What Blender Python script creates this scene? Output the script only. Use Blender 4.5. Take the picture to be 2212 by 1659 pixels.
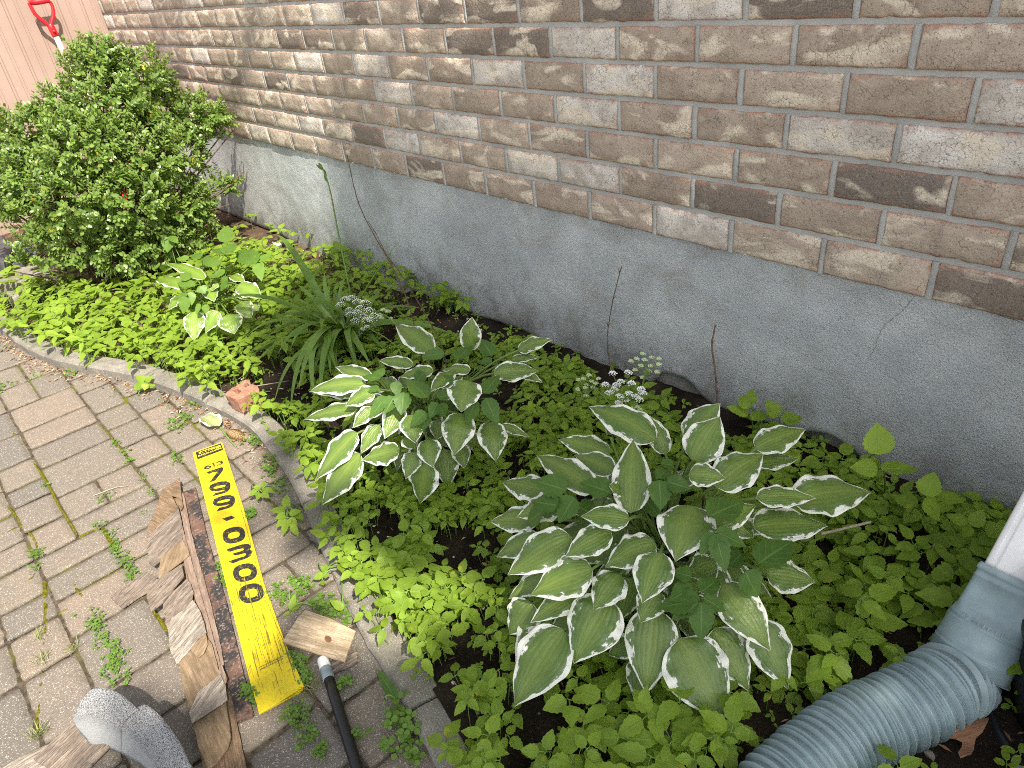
import bpy, bmesh, math, random
import numpy as np
from mathutils import Vector, Matrix, noise as mnoise
random.seed(7); rng = np.random.default_rng(7)
SC = bpy.context.scene
for o in list(bpy.data.objects): bpy.data.objects.remove(o)

# ------------------------------------------------------------------ camera
CAM_D, CAM_H, FPX = 1.65, 1.33, 1513.14       # metres from the wall, height, focal length in photo pixels (2212 wide)
CXP, CYP = 1106.0, 829.5
R = np.array([[0.67369235, 0.33117022, -0.66065491], [0.73187584, -0.42291788, 0.53432033], [-0.10245179, -0.84348489, -0.52729202]])
CAMP = np.array([0.0, -CAM_D, CAM_H])
cam_d = bpy.data.cameras.new('camera'); cam = bpy.data.objects.new('camera', cam_d); SC.collection.objects.link(cam)
cam_d.sensor_width = 36; cam_d.lens = FPX / 2212 * 36; cam_d.clip_start = 0.02; cam_d.clip_end = 500
mw = np.eye(4); mw[:3, 0] = R[:, 0]; mw[:3, 1] = -R[:, 1]; mw[:3, 2] = -R[:, 2]; mw[:3, 3] = CAMP
cam.matrix_world = Matrix(mw.tolist()); SC.camera = cam

# ------------------------------------------------------------------ world and sun
LDIR = np.array([-0.64, 0.145, -0.755]); LDIR /= np.linalg.norm(LDIR)
W = bpy.data.worlds.new('World'); SC.world = W; W.use_nodes = True
wn = W.node_tree; bg = wn.nodes['Background']; sky = wn.nodes.new('ShaderNodeTexSky')
sky.sky_type = 'NISHITA'; sky.sun_disc = False
sky.sun_elevation = math.asin(-LDIR[2]); sky.sun_rotation = math.atan2(-LDIR[0], -LDIR[1])
sky.air_density = 1.0; sky.dust_density = 2.5
hs = wn.nodes.new('ShaderNodeHueSaturation'); hs.inputs['Saturation'].default_value = 0.32      # a hazy, partly clouded sky
wn.links.new(sky.outputs[0], hs.inputs['Color']); wn.links.new(hs.outputs[0], bg.inputs[0]); bg.inputs[1].default_value = 0.125
sl = bpy.data.lights.new('sun', 'SUN'); sl.energy = 5.0; sl.angle = math.radians(0.55); sl.color = (1.0, 0.91, 0.78)
so = bpy.data.objects.new('sun', sl); SC.collection.objects.link(so)
so.rotation_euler = Vector(LDIR.tolist()).to_track_quat('-Z', 'Y').to_euler(); so.location = (6, -3, 8)
SC.view_settings.view_transform = 'Standard'; SC.view_settings.look = 'None'
SC.view_settings.exposure = 1.12; SC.view_settings.gamma = 1; SC.view_settings.use_curve_mapping = False
SC.cycles.max_bounces = 6; SC.cycles.transparent_max_bounces = 4
SC.cycles.sample_clamp_indirect = 6; SC.cycles.filter_width = 1.0; SC.cycles.use_denoising = False

# ------------------------------------------------------------------ measuring helpers
def ray(p): return R @ np.array([p[0] - CXP, p[1] - CYP, FPX])
def G(p, z=0.0):                      # point of height z seen at photo position p
    d = ray(p); return CAMP + d * ((z - CAM_H) / d[2])
def WY(p, y=0.0):                     # point on the plane y = const
    d = ray(p); return CAMP + d * ((y + CAM_D) / d[1])
def WX(p, x):
    d = ray(p); return CAMP + d * (x / d[0])
def crop(ox, oy, s):
    return lambda x, y: ((x / s + ox) / 1.8517, (y / s + oy) / 1.8517)
def wpx(px, pt):                      # photo pixels -> metres at a point
    return px * float(R[:, 2] @ (np.asarray(pt) - CAMP)) / FPX
def nz(x, y, z=0, s=1.0): return mnoise.noise(Vector((x * s, y * s, z * s)))

# ------------------------------------------------------------------ mesh helpers
def norm(a): return a / np.maximum(np.linalg.norm(a, axis=-1, keepdims=True), 1e-9)
class Geo:
    def __init__(s): s.v = []; s.f = []; s.n = 0; s.a = {}
    def add(s, V, F, **at):
        V = np.asarray(V, float).reshape(-1, 3); k = len(V)
        for key in set(list(s.a) + list(at)):
            if key not in s.a: s.a[key] = [np.zeros(s.n)]
            val = at.get(key, 0.0); s.a[key].append(np.broadcast_to(np.asarray(val, float).reshape(-1) if np.ndim(val) else val, (k,)).astype(float))
        for A in (F if isinstance(F, list) and len(F) and isinstance(F[0], np.ndarray) and F[0].ndim == 2 else [np.asarray(F)]):
            s.f.append(A + s.n)
        s.v.append(V); s.n += k
    def build(s, name, mat, parent=None, smooth=True):
        me = bpy.data.meshes.new(name)
        V = np.concatenate(s.v); me.vertices.add(len(V)); me.vertices.foreach_set('co', V.astype(np.float32).ravel())
        loops = np.concatenate([A.ravel() for A in s.f]); tot = np.concatenate([np.full(len(A), A.shape[1]) for A in s.f])
        me.loops.add(len(loops)); me.loops.foreach_set('vertex_index', loops.astype(np.int32))
        me.polygons.add(len(tot)); me.polygons.foreach_set('loop_start', np.concatenate([[0], np.cumsum(tot)[:-1]]).astype(np.int32))
        me.update(calc_edges=True)
        for k, l in s.a.items():
            at = me.attributes.new(k, 'FLOAT', 'POINT'); at.data.foreach_set('value', np.concatenate(l).astype(np.float32))
        me.polygons.foreach_set('use_smooth', np.full(len(tot), smooth)); me.materials.append(mat)
        return link(name, me, parent)
def link(name, me, parent=None):
    o = bpy.data.objects.new(name, me); SC.collection.objects.link(o)
    if parent: o.parent = parent; o.matrix_parent_inverse = Matrix.Translation(parent.location).inverted() if tuple(parent.location) != (0, 0, 0) else Matrix()
    return o
def tag(o, label=None, cat=None, group=None, kind=None):
    for k, v in (('label', label), ('category', cat), ('group', group), ('kind', kind)):
        if v: o[k] = v
    return o
def thing(name, label, cat, loc=(0, 0, 0), group=None):
    o = bpy.data.objects.new(name, None); o.location = [float(c) for c in loc]; o.empty_display_size = 0.05
    SC.collection.objects.link(o); return tag(o, label, cat, group)
def gridf(nu, nv, off=0):
    i, j = np.meshgrid(np.arange(nu), np.arange(nv), indexing='ij'); a = (i * (nv + 1) + j).ravel() + off
    return np.stack([a, a + nv + 1, a + nv + 2, a + 1], 1)
def leaf_batch(geo, B, T, Wd, up=None, arch=0.15, nu=6, nv=4, prof='hosta', fold=0.25, ripple=0.0, rk=3.0, serr=0.0, rnd=None, cup=0.0):
    B = np.atleast_2d(B); T = np.atleast_2d(T); N = len(B); Wd = np.broadcast_to(np.asarray(Wd, float), (N,)); arch = np.broadcast_to(np.asarray(arch, float), (N,))
    up = np.broadcast_to(np.array([0, 0, 1.0]) if up is None else np.asarray(up, float), (N, 3))
    u = np.linspace(0, 1, nu + 1); v = np.linspace(-1, 1, nv + 1); L = np.linalg.norm(T - B, axis=1)
    C = (B + T) / 2 + up * (arch * L)[:, None]
    uu = u[None, :, None]
    M = (1 - uu) ** 2 * B[:, None] + 2 * uu * (1 - uu) * C[:, None] + uu ** 2 * T[:, None]
    tg = norm(2 * (1 - uu) * (C - B)[:, None] + 2 * uu * (T - C)[:, None])
    side = norm(np.cross(tg, up[:, None])); nr = np.cross(side, tg)
    if prof == 'hosta': p = np.where(u < .4, np.sqrt(np.clip(1 - ((.4 - u) / .4) ** 2.2, 0, 1)), np.clip(1 - ((u - .4) / .6) ** 1.65, 0, 1) ** 1.08)
    elif prof == 'leaflet': p = np.where(u < .36, np.sqrt(np.clip(1 - ((.36 - u) / .36) ** 2, 0, 1)), np.clip(1 - ((u - .36) / .64) ** 1.6, 0, 1))
    elif prof == 'oval': p = np.sqrt(np.clip(1 - (2 * u - 1) ** 2, 0, 1))
    elif prof == 'strap': p = np.clip(np.minimum(1, .55 + 2 * u) * (1 - u ** 3.2), 0, 1)
    p = np.maximum(p, 0.015)
    half = Wd[:, None] / 2 * p[None]
    zz = np.ones((nu + 1, nv + 1)); zz[1:-1:2, [0, -1]] += serr; zz[2:-1:2, [0, -1]] -= serr
    ph = rng.uniform(0, 6.28, (N, 1, 1))
    vv = v[None, None, :]; av = np.abs(vv)
    rip = ripple * Wd[:, None, None] * np.sin(rk * 6.28 * u[None, :, None] + ph + np.where(vv > 0, 1.7, 0)) * av ** 2.5 * p[None, :, None]
    off = fold * av * half[:, :, None] - cup * av ** 2 * half[:, :, None] + rip
    pos = M[:, :, None] + side[:, :, None] * (vv * zz[None] * half[:, :, None])[..., None] + nr[:, :, None] * off[..., None]
    k = (nu + 1) * (nv + 1); f0 = gridf(nu, nv)
    F = (f0[None] + (np.arange(N) * k)[:, None, None]).reshape(-1, 4)
    r = rng.random(N) if rnd is None else np.broadcast_to(np.asarray(rnd, float), (N,))
    geo.add(pos.reshape(-1, 3), F, lu=np.broadcast_to(u[None, :, None], (N, nu + 1, nv + 1)).ravel(), lv=np.broadcast_to(v[None, None, :], (N, nu + 1, nv + 1)).ravel(), rnd=np.repeat(r, k))
def tubes(geo, A, B, C, r0, r1, seg=4, sides=5, rnd=None):          # quadratic curves A-B-C
    A, B, C = (np.atleast_2d(x).astype(float) for x in (A, B, C)); N = len(A); u = np.linspace(0, 1, seg + 1)[None, :, None]
    M = (1 - u) ** 2 * A[:, None] + 2 * u * (1 - u) * B[:, None] + u ** 2 * C[:, None]
    tg = norm(np.gradient(M, axis=1)); ref = np.where(np.abs(tg[..., 2:3]) > .9, np.array([1.0, 0, 0]), np.array([0, 0, 1.0]))
    s1 = norm(np.cross(tg, ref)); s2 = np.cross(tg, s1)
    rr = (np.broadcast_to(np.asarray(r0, float), (N,))[:, None] * (1 - u[..., 0]) + np.broadcast_to(np.asarray(r1, float), (N,))[:, None] * u[..., 0])
    a = np.linspace(0, 2 * math.pi, sides, endpoint=False)
    P = M[:, :, None] + rr[:, :, None, None] * (s1[:, :, None] * np.cos(a)[None, None, :, None] + s2[:, :, None] * np.sin(a)[None, None, :, None])
    i, j = np.meshgrid(np.arange(seg), np.arange(sides), indexing='ij'); i = i.ravel(); j = j.ravel(); jn = (j + 1) % sides
    f0 = np.stack([i * sides + j, i * sides + jn, (i + 1) * sides + jn, (i + 1) * sides + j], 1); k = (seg + 1) * sides
    F = (f0[None] + (np.arange(N) * k)[:, None, None]).reshape(-1, 4)
    r = rng.random(N) if rnd is None else np.broadcast_to(rnd, (N,))
    geo.add(P.reshape(-1, 3), F, rnd=np.repeat(r, k))
def polytube(geo, pts, rads, sides=8, caps=True, rnd=0.5):
    pts = np.asarray(pts, float); n = len(pts); rads = np.broadcast_to(rads, (n,)); tg = norm(np.gradient(pts, axis=0))
    ref = np.array([0, 0, 1.0]) if abs(tg[0][2]) < .9 else np.array([1.0, 0, 0]); s1 = norm(np.cross(tg[0], ref)); V = []
    a = np.linspace(0, 2 * math.pi, sides, endpoint=False)
    for i in range(n):
        s1 = norm(s1 - tg[i] * (s1 @ tg[i])); s2 = np.cross(tg[i], s1)
        V.append(pts[i] + rads[i] * (np.outer(np.cos(a), s1) + np.outer(np.sin(a), s2)))
    F = [[i * sides + j, i * sides + (j + 1) % sides, (i + 1) * sides + (j + 1) % sides, (i + 1) * sides + j] for i in range(n - 1) for j in range(sides)]
    FF = [np.array(F)]
    if caps: FF += [np.array([list(range(sides))[::-1]]), np.array([[(n - 1) * sides + j for j in range(sides)]])]
    geo.add(np.concatenate(V), FF, rnd=rnd)
def smooth_path(pts, n=6):
    pts = [np.asarray(p, float) for p in pts]; out = []
    for i in range(len(pts) - 1):
        p0 = pts[max(i - 1, 0)]; p1 = pts[i]; p2 = pts[i + 1]; p3 = pts[min(i + 2, len(pts) - 1)]
        for k in range(n):
            t = k / n; out.append(.5 * (2 * p1 + (p2 - p0) * t + (2 * p0 - 5 * p1 + 4 * p2 - p3) * t * t + (3 * p1 - p0 - 3 * p2 + p3) * t ** 3))
    out.append(pts[-1]); return np.array(out)
def curve_mesh(loops, depth, bevel=0.0):                             # 2D outline with holes -> solid plate, centred on z = 0
    cu = bpy.data.curves.new('tmp', 'CURVE'); cu.dimensions = '2D'; cu.fill_mode = 'BOTH'; cu.extrude = max(depth / 2 - bevel, 1e-5); cu.bevel_depth = bevel; cu.bevel_resolution = 1
    for lp in loops:
        sp = cu.splines.new('POLY'); sp.points.add(len(lp) - 1); sp.use_cyclic_u = True
        for i, (x, y) in enumerate(lp): sp.points[i].co = (x, y, 0, 1)
    ob = bpy.data.objects.new('tmp', cu); me = bpy.data.meshes.new_from_object(ob); bpy.data.objects.remove(ob); bpy.data.curves.remove(cu)
    return me
def plate(name, loop, z0, thick, mat, parent=None, zf=None, cut=0.03, bevel=0.0012, rnd=0.5, ang=0.0, rough=0.0):
    """board with a world-space xy outline; sliced in two directions so it can warp; lu/lv = grain coordinates"""
    pts = []; n = len(loop)
    for i in range(n):
        a = np.array(loop[i][:2], float); b = np.array(loop[(i + 1) % n][:2], float); k = max(1, int(np.linalg.norm(b - a) / 0.012)) if rough else 1
        for j in range(k):
            p = a + (b - a) * j / k
            if rough and j: p = p + rough * np.array([nz(p[0], p[1], 1 + z0 * 50, 70), nz(p[0], p[1], 9 + z0 * 50, 70)])
            pts.append(p)
    me = curve_mesh([pts], thick, min(bevel, thick * .3)); bm = bmesh.new(); bm.from_mesh(me); bpy.data.meshes.remove(me)
    xs = [p[0] for p in pts]; ys = [p[1] for p in pts]
    for ax, lo, hi in ((0, min(xs), max(xs)), (1, min(ys), max(ys))):
        c = lo + cut
        while c < hi:
            no = (1, 0, 0) if ax == 0 else (0, 1, 0); co = (c, 0, 0) if ax == 0 else (0, c, 0)
            bmesh.ops.bisect_plane(bm, geom=bm.verts[:] + bm.edges[:] + bm.faces[:], plane_co=co, plane_no=no); c += cut
    me = bpy.data.meshes.new(name)
    for v in bm.verts: v.co.z += z0 + thick / 2 + (zf(v.co.x, v.co.y) if zf else 0)
    bm.to_mesh(me); bm.free(); grain(me, ang, rnd); me.materials.append(mat)
    return link(name, me, parent)
def grain(me, ang, rnd):
    co = np.zeros(len(me.vertices) * 3, np.float32); me.vertices.foreach_get('co', co); co = co.reshape(-1, 3); c, s = math.cos(ang), math.sin(ang)
    for k, val in (('lu', co[:, 0] * c + co[:, 1] * s), ('lv', -co[:, 0] * s + co[:, 1] * c), ('rnd', np.full(len(co), rnd))):
        at = me.attributes.new(k, 'FLOAT', 'POINT'); at.data.foreach_set('value', val.astype(np.float32))
def box(geo, lo, hi, rnd=0.5):
    x0, y0, z0 = lo; x1, y1, z1 = hi
    V = [(x0, y0, z0), (x1, y0, z0), (x1, y1, z0), (x0, y1, z0), (x0, y0, z1), (x1, y0, z1), (x1, y1, z1), (x0, y1, z1)]
    geo.add(V, np.array([[3, 2, 1, 0], [4, 5, 6, 7], [0, 1, 5, 4], [1, 2, 6, 5], [2, 3, 7, 6], [3, 0, 4, 7]]), rnd=rnd)

# ------------------------------------------------------------------ material helper
class Mt:
    def __init__(s, name, rough=0.8, spec=0.3):
        s.m = bpy.data.materials.new(name); s.m.use_nodes = True; s.t = s.m.node_tree; s.b = s.t.nodes['Principled BSDF']; s.out = s.t.nodes['Material Output']
        s.b.inputs['Roughness'].default_value = rough; s.b.inputs['Specular IOR Level'].default_value = spec
        s.bump_in = None
    def n(s, ty, props=None, **ins):
        nd = s.t.nodes.new(ty)
        for k, v in (props or {}).items(): setattr(nd, k, v)
        for k, v in ins.items(): s.set(nd.inputs[int(k[1:])] if k[0] == '_' and k[1:].isdigit() else nd.inputs[k.replace('_', ' ')], v)
        return nd
    def set(s, sock, v):
        if hasattr(v, 'is_linked') or isinstance(v, bpy.types.NodeSocket): s.t.links.new(v, sock)
        elif isinstance(v, tuple) and len(v) == 3 and sock.type == 'RGBA': sock.default_value = (*v, 1)
        else: sock.default_value = v
    def obj(s): return s.n('ShaderNodeTexCoord').outputs['Object']
    def attr(s, name): return s.n('ShaderNodeAttribute', {'attribute_name': name}).outputs['Fac']
    def math(s, op, a, b=0.0, clamp=False): return s.n('ShaderNodeMath', {'operation': op, 'use_clamp': clamp}, _0=a, _1=b).outputs[0]
    def noise(s, vec, scale, detail=3, rough=0.5, dist=0.0): return s.n('ShaderNodeTexNoise', None, Vector=vec, Scale=scale, Detail=float(detail), Roughness=rough, Distortion=dist).outputs[0]
    def vor(s, vec, scale, out='Distance', feat='F1'): return s.n('ShaderNodeTexVoronoi', {'feature': feat}, Vector=vec, Scale=scale).outputs[out]
    def ramp(s, fac, stops, interp='LINEAR'):
        nd = s.n('ShaderNodeValToRGB', None, Fac=fac); cr = nd.color_ramp; cr.interpolation = interp
        while len(cr.elements) < len(stops): cr.elements.new(0.5)
        for e, (p, c) in zip(cr.elements, stops): e.position = p; e.color = (*c, 1) if len(c) == 3 else c
        return nd.outputs[0]
    def lin(s, fac, a, b, c=0.0, d=1.0): return s.n('ShaderNodeMapRange', {'clamp': True}, _0=fac, _1=a, _2=b, _3=c, _4=d).outputs[0]
    def mix(s, fac, a, b, mode='MIX'):
        nd = s.n('ShaderNodeMix', {'data_type': 'RGBA', 'blend_type': mode}); s.set(nd.inputs[0], fac); s.set(nd.inputs[6], a); s.set(nd.inputs[7], b); return nd.outputs[2]
    def comb(s, x, y, z=0.0): return s.n('ShaderNodeCombineXYZ', None, X=x, Y=y, Z=z).outputs[0]
    def bump(s, h, strength=0.5, dist=0.002):
        nd = s.n('ShaderNodeBump', None, Height=h, Strength=strength, Distance=dist)
        if s.bump_in is not None: s.set(nd.inputs['Normal'], s.bump_in)
        s.bump_in = nd.outputs[0]; s.set(s.b.inputs['Normal'], s.bump_in)
    def col(s, c): s.set(s.b.inputs['Base Color'], c); return s
    def translucent(s, c, fac):
        tr = s.n('ShaderNodeBsdfTranslucent', None, Color=c)
        if s.bump_in is not None: s.set(tr.inputs['Normal'], s.bump_in)
        mx = s.n('ShaderNodeMixShader', None, _0=fac, _1=s.b.outputs[0], _2=tr.outputs[0]); s.set(s.out.inputs[0], mx.outputs[0])

MAT = {}
def m_brick():
    m = Mt('brick_face', .92, .15); o = m.obj(); r = m.attr('rnd'); q = m.comb(r, r, r)
    off = m.n('ShaderNodeVectorMath', {'operation': 'MULTIPLY_ADD'}, _0=q, _1=(31.0, 17.0, 23.0), _2=o).outputs[0]
    base = m.ramp(r, [(0, (.18, .15, .13)), (.15, (.22, .18, .15)), (.2, (.35, .285, .225)), (.5, (.43, .35, .28)), (.78, (.51, .42, .34)), (.83, (.62, .575, .52)), (1, (.74, .70, .65))])
    n1 = m.noise(off, 11, 3, .5, .8); base = m.mix(m.lin(n1, .42, .62, 0, .45), base, (.24, .185, .145))
    off2 = m.n('ShaderNodeVectorMath', {'operation': 'MULTIPLY'}, _0=off, _1=(.6, 1.0, 1.5)).outputs[0]; n2 = m.noise(off2, 9.5, 3, .5, .9)
    cream = m.math('MULTIPLY', m.lin(n2, .53, .61, 0, .9), m.lin(m.noise(off, 60, 3, .6), .3, .55, .5, 1)); base = m.mix(cream, base, (.74, .65, .52))
    ck = m.n('ShaderNodeTexVoronoi', {'feature': 'DISTANCE_TO_EDGE'}, Vector=m.n('ShaderNodeVectorMath', {'operation': 'MULTIPLY_ADD'}, _0=m.n('ShaderNodeTexNoise', None, Vector=off, Scale=60.0).outputs['Color'], _1=(.012, .012, .012), _2=off).outputs[0], Scale=75.0).outputs[0]
    base = m.mix(m.math('MULTIPLY', m.lin(ck, .02, .06, .55, 0), m.lin(m.noise(off, 25, 3, .6), .46, .58)), base, (.10, .08, .07))
    edge = m.lin(m.attr('lu'), .0, .13, .85, 0); edge = m.math('MULTIPLY', edge, m.lin(m.noise(off, 45, 2), .35, .6))
    base = m.mix(edge, base, (.40, .19, .125))
    pits = m.noise(off, 230, 2, .7); base = m.mix(m.lin(pits, .58, .70, 0, .7), base, (.05, .04, .035))
    base = m.mix(m.lin(m.noise(off, 420, 1), .5, .75, 0, .35), base, (.55, .49, .42))
    m.col(base); m.bump(m.noise(off, 260, 3, .7), .9, .0028); m.bump(m.noise(off, 48, 4, .6), .8, .006); return m.m
def m_mortar():
    m = Mt('mortar', .95, .1); o = m.obj()
    c = m.mix(m.lin(m.noise(o, 7, 3), .35, .65), (.34, .345, .33), (.45, .45, .43)); c = m.mix(m.lin(m.noise(o, 400, 2), .55, .75, 0, .6), c, (.58, .56, .52))
    m.col(c); m.bump(m.noise(o, 300, 3, .6), .9, .003); m.bump(m.noise(o, 25, 3), .6, .008); return m.m
def m_parge():
    m = Mt('parging', .93, .12); o = m.obj()
    c = m.mix(m.lin(m.noise(o, 2.2, 4, .6, .4), .32, .66), (.40, .43, .445), (.62, .655, .665))
    c = m.mix(m.lin(m.noise(o, 4.7, 5, .65, .8), .52, .72, 0, .5), c, (.30, .265, .215))
    z = m.n('ShaderNodeSeparateXYZ', None, Vector=o).outputs
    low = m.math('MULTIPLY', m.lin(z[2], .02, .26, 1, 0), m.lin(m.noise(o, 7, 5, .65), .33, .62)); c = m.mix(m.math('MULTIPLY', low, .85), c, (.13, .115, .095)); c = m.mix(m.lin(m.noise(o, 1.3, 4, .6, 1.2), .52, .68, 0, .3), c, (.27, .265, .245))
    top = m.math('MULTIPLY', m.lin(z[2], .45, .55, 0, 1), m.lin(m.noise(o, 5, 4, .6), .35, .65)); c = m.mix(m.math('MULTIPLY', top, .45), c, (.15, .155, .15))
    c = m.mix(m.lin(m.noise(o, 520, 2, .6), .52, .72, 0, .65), c, (.70, .71, .70)); c = m.mix(m.lin(m.noise(o, 450, 2, .6), .34, .46, .6, 0), c, (.12, .125, .13))
    m.col(c); m.bump(m.noise(o, 230, 3, .65), 1.0, .006); m.bump(m.noise(o, 12, 4), .5, .012); return m.m
def m_concrete(name='concrete', a=(.15, .14, .12), b=(.25, .23, .20), moss=0.0):
    m = Mt(name, .93, .12); o = m.obj()
    c = m.mix(m.lin(m.noise(o, 6, 4, .6), .35, .65), a, b); sp = m.noise(o, 380, 2, .7)
    c = m.mix(m.lin(sp, .58, .68, 0, .6), c, (.60, .58, .54)); c = m.mix(m.lin(sp, .30, .40, .6, 0), c, (.10, .09, .08))
    c = m.mix(m.lin(m.noise(o, 16, 4, .65), .55, .72, 0, .45), c, (.13, .115, .085))
    m.col(c); m.bump(m.noise(o, 260, 3, .7), .9, .0022); m.bump(m.noise(o, 30, 4), .6, .006); return m.m
def m_paver():
    m = Mt('paver', .93, .14); o = m.obj(); r = m.attr('rnd')
    base = m.ramp(r, [(0, (.145, .13, .115)), (.3, (.18, .155, .128)), (.55, (.21, .173, .138)), (.8, (.232, .182, .142)), (1, (.19, .16, .135))])
    base = m.mix(m.lin(m.noise(o, 14, 4, .6), .36, .64), m.mix(.45, base, (.15, .14, .125)), base)
    sp = m.vor(o, 330); base = m.mix(m.math('MULTIPLY', m.lin(sp, .14, .30, 1, 0), m.lin(m.noise(o, 120, 2), .42, .58)), base, (.62, .58, .53))
    base = m.mix(m.lin(m.noise(o, 420, 2, .7), .30, .43, .75, 0), base, (.085, .075, .065))
    base = m.mix(m.math('MULTIPLY', m.lin(m.noise(o, 210, 2, .7), .6, .68), .7), base, (.52, .44, .36))
    ed = m.lin(m.attr('lu'), 0, .9, .55, 0); base = m.mix(m.math('MULTIPLY', ed, m.lin(m.noise(o, 40, 3), .35, .6)), base, (.10, .095, .06))
    m.col(base); m.bump(m.noise(o, 330, 3, .75), 1.0, .0024); m.bump(m.noise(o, 42, 4, .6), .6, .004); return m.m
def m_joint():
    m = Mt('joint_fill', 1.0, .05); o = m.obj(); s = m.n('ShaderNodeSeparateXYZ', None, Vector=o).outputs
    c = m.mix(m.lin(m.noise(o, 60, 3), .4, .6), (.055, .045, .035), (.12, .10, .075))
    c = m.mix(m.lin(m.noise(o, 300, 2), .5, .7, 0, .7), c, (.16, .11, .075)); mo = m.mix(m.noise(o, 160, 3), (.05, .06, .008), (.20, .20, .018))
    west = m.lin(s[0], -1.5, -1.8, 0, 1)
    k = m.math('MULTIPLY', m.lin(m.noise(o, 7, 3), .52, .64), west); m.col(m.mix(k, c, mo)); m.bump(m.noise(o, 420, 3, .7), 1, .004); return m.m
def m_soil():
    m = Mt('soil', 1.0, .05); o = m.obj(); s = m.n('ShaderNodeSeparateXYZ', None, Vector=o).outputs
    c = m.mix(m.lin(m.noise(o, 9, 4), .35, .65), (.014, .011, .009), (.04, .031, .024))
    dry = m.math('MULTIPLY', m.lin(s[0], -2.4, -3.2, 0, .8), m.lin(m.noise(o, 12, 4), .3, .6)); c = m.mix(dry, c, (.17, .115, .08))
    c = m.mix(m.lin(m.noise(o, 210, 2, .6), .62, .74, 0, .55), c, (.17, .14, .11)); c = m.mix(m.lin(m.noise(o, 90, 3, .7, 2.0), .6, .7, 0, .45), c, (.085, .055, .035))
    m.col(c); m.bump(m.noise(o, 120, 4, .7), 1, .012); return m.m
def m_leaf(name, a, b, tr, trf=.3, rough=.5, spec=.35, vein=None, vfreq=5.0):
    m = Mt(name, rough, spec); r = m.attr('rnd'); lu = m.attr('lu'); lv = m.attr('lv'); o = m.obj()
    c = m.mix(r, a, b); c = m.mix(m.lin(m.noise(o, 60, 2), .4, .65, 0, .25), c, tuple(x * 1.35 for x in b)); c = m.mix(m.lin(m.noise(o, 2.6, 3, .6), .56, .66, 0, .45), c, (a[0] * .8, a[1] * .72, a[2] * .9)); c = m.mix(m.lin(m.noise(o, 33, 1), .72, .78, 0, .7), c, (b[0] * 1.9, b[1] * 1.1, b[2]))
    av = m.math('ABSOLUTE', lv)
    if vein:
        mid = m.lin(av, .03, .10, 1, 0); w = m.math('SINE', m.math('MULTIPLY', m.math('SUBTRACT', lu, m.math('MULTIPLY', av, .35)), 34.0))
        sv = m.lin(w, .86, 1.0, 0, .45); c = m.mix(m.math('MAXIMUM', m.math('MULTIPLY', mid, .8), sv), c, vein)
        m.bump(m.math('SUBTRACT', m.math('MULTIPLY', m.noise(o, 90, 2), .6), m.math('MAXIMUM', mid, sv)), .5, .0015)
    m.col(c); m.translucent(m.mix(r, tr, tuple(x * .8 for x in tr)), trf); return m.m
def m_hosta(name, green, lightg, cream, shift=0.0):
    m = Mt(name, .34, .5); r = m.attr('rnd'); lu = m.attr('lu'); lv = m.attr('lv'); av = m.math('ABSOLUTE', lv)
    uvr = m.comb(m.math('MULTIPLY', lu, 3.2), m.math('ADD', m.math('MULTIPLY', lv, 9.0), m.math('MULTIPLY', r, 57.0)), r)
    st = m.noise(uvr, 2.2, 3, .6); lo = m.noise(m.comb(m.math('MULTIPLY', lu, 5.0), m.math('ADD', m.math('MULTIPLY', lv, 2.0), m.math('MULTIPLY', r, 91.0)), r), 1.4, 3)
    w = m.math('SINE', m.math('MULTIPLY', lv, 44.0)); vn = m.lin(w, .55, 1.0, 0, 1)
    c = m.mix(m.lin(m.math('ADD', av, m.math('SUBTRACT', st, .5)), .0, .6), lightg, green); c = m.mix(m.math('MULTIPLY', m.lin(r, 0, 1, 0, .35), 1.0), c, lightg)
    c = m.mix(m.math('MULTIPLY', vn, .07), c, tuple(x * .6 for x in green)); c = m.mix(m.lin(av, .0, .05, .5, 0), c, (.22, .30, .08))
    e = m.math('ADD', m.math('ADD', av, m.math('MULTIPLY', m.math('SUBTRACT', st, .5), .42)), m.math('MULTIPLY', m.math('SUBTRACT', lo, .5), 1.05))
    e = m.math('ADD', e, m.lin(lu, .75, 1.0, 0, .12))
    pale = m.lin(e, .72 + shift, .75 + shift, 0, .8); c = m.mix(pale, c, (.155, .21, .115)); white = m.lin(e, .83 + shift, .86 + shift); c = m.mix(white, c, cream)
    rim = m.lin(av, .94, .96); c = m.mix(rim, c, cream)
    m.col(c); m.bump(m.math('MULTIPLY', m.math('ABSOLUTE', m.math('SINE', m.math('MULTIPLY', lv, 15.0))), -1.0), .4, .0014); m.bump(lo, .35, .008)
    m.translucent(m.mix(m.math('MAXIMUM', white, rim), (.22, .38, .04), (.75, .78, .5)), .27); return m.m
def m_wood(name, a, b, dark, sc=1.0, streak=.6):
    m = Mt(name, .85, .2); lu = m.attr('lu'); lv = m.attr('lv'); r = m.attr('rnd'); o = m.obj()
    q = m.comb(m.math('MULTIPLY', lu, 22.0 * sc), m.math('ADD', m.math('MULTIPLY', lv, 240.0 * sc), m.math('MULTIPLY', r, 40.0)), r)
    c = m.mix(m.lin(m.noise(q, 1.0, 4, .6, .5), .35, .65), a, b); c = m.mix(m.lin(m.noise(q, 1.7, 3, .7), .50, .62, 0, streak), c, dark); c = m.mix(m.lin(m.noise(q, .55, 2, .5), .45, .6, 0, .5), c, tuple(x * .55 for x in a))
    c = m.mix(m.lin(m.noise(o, 22, 3), .5, .7, 0, .5), c, tuple(x * .5 for x in a)); c = m.mix(m.lin(m.noise(o, 300, 2), .58, .7, 0, .4), c, dark)
    m.col(c); m.bump(m.noise(q, 1.2, 4, .7), 1.0, .004); return m.m
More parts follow.
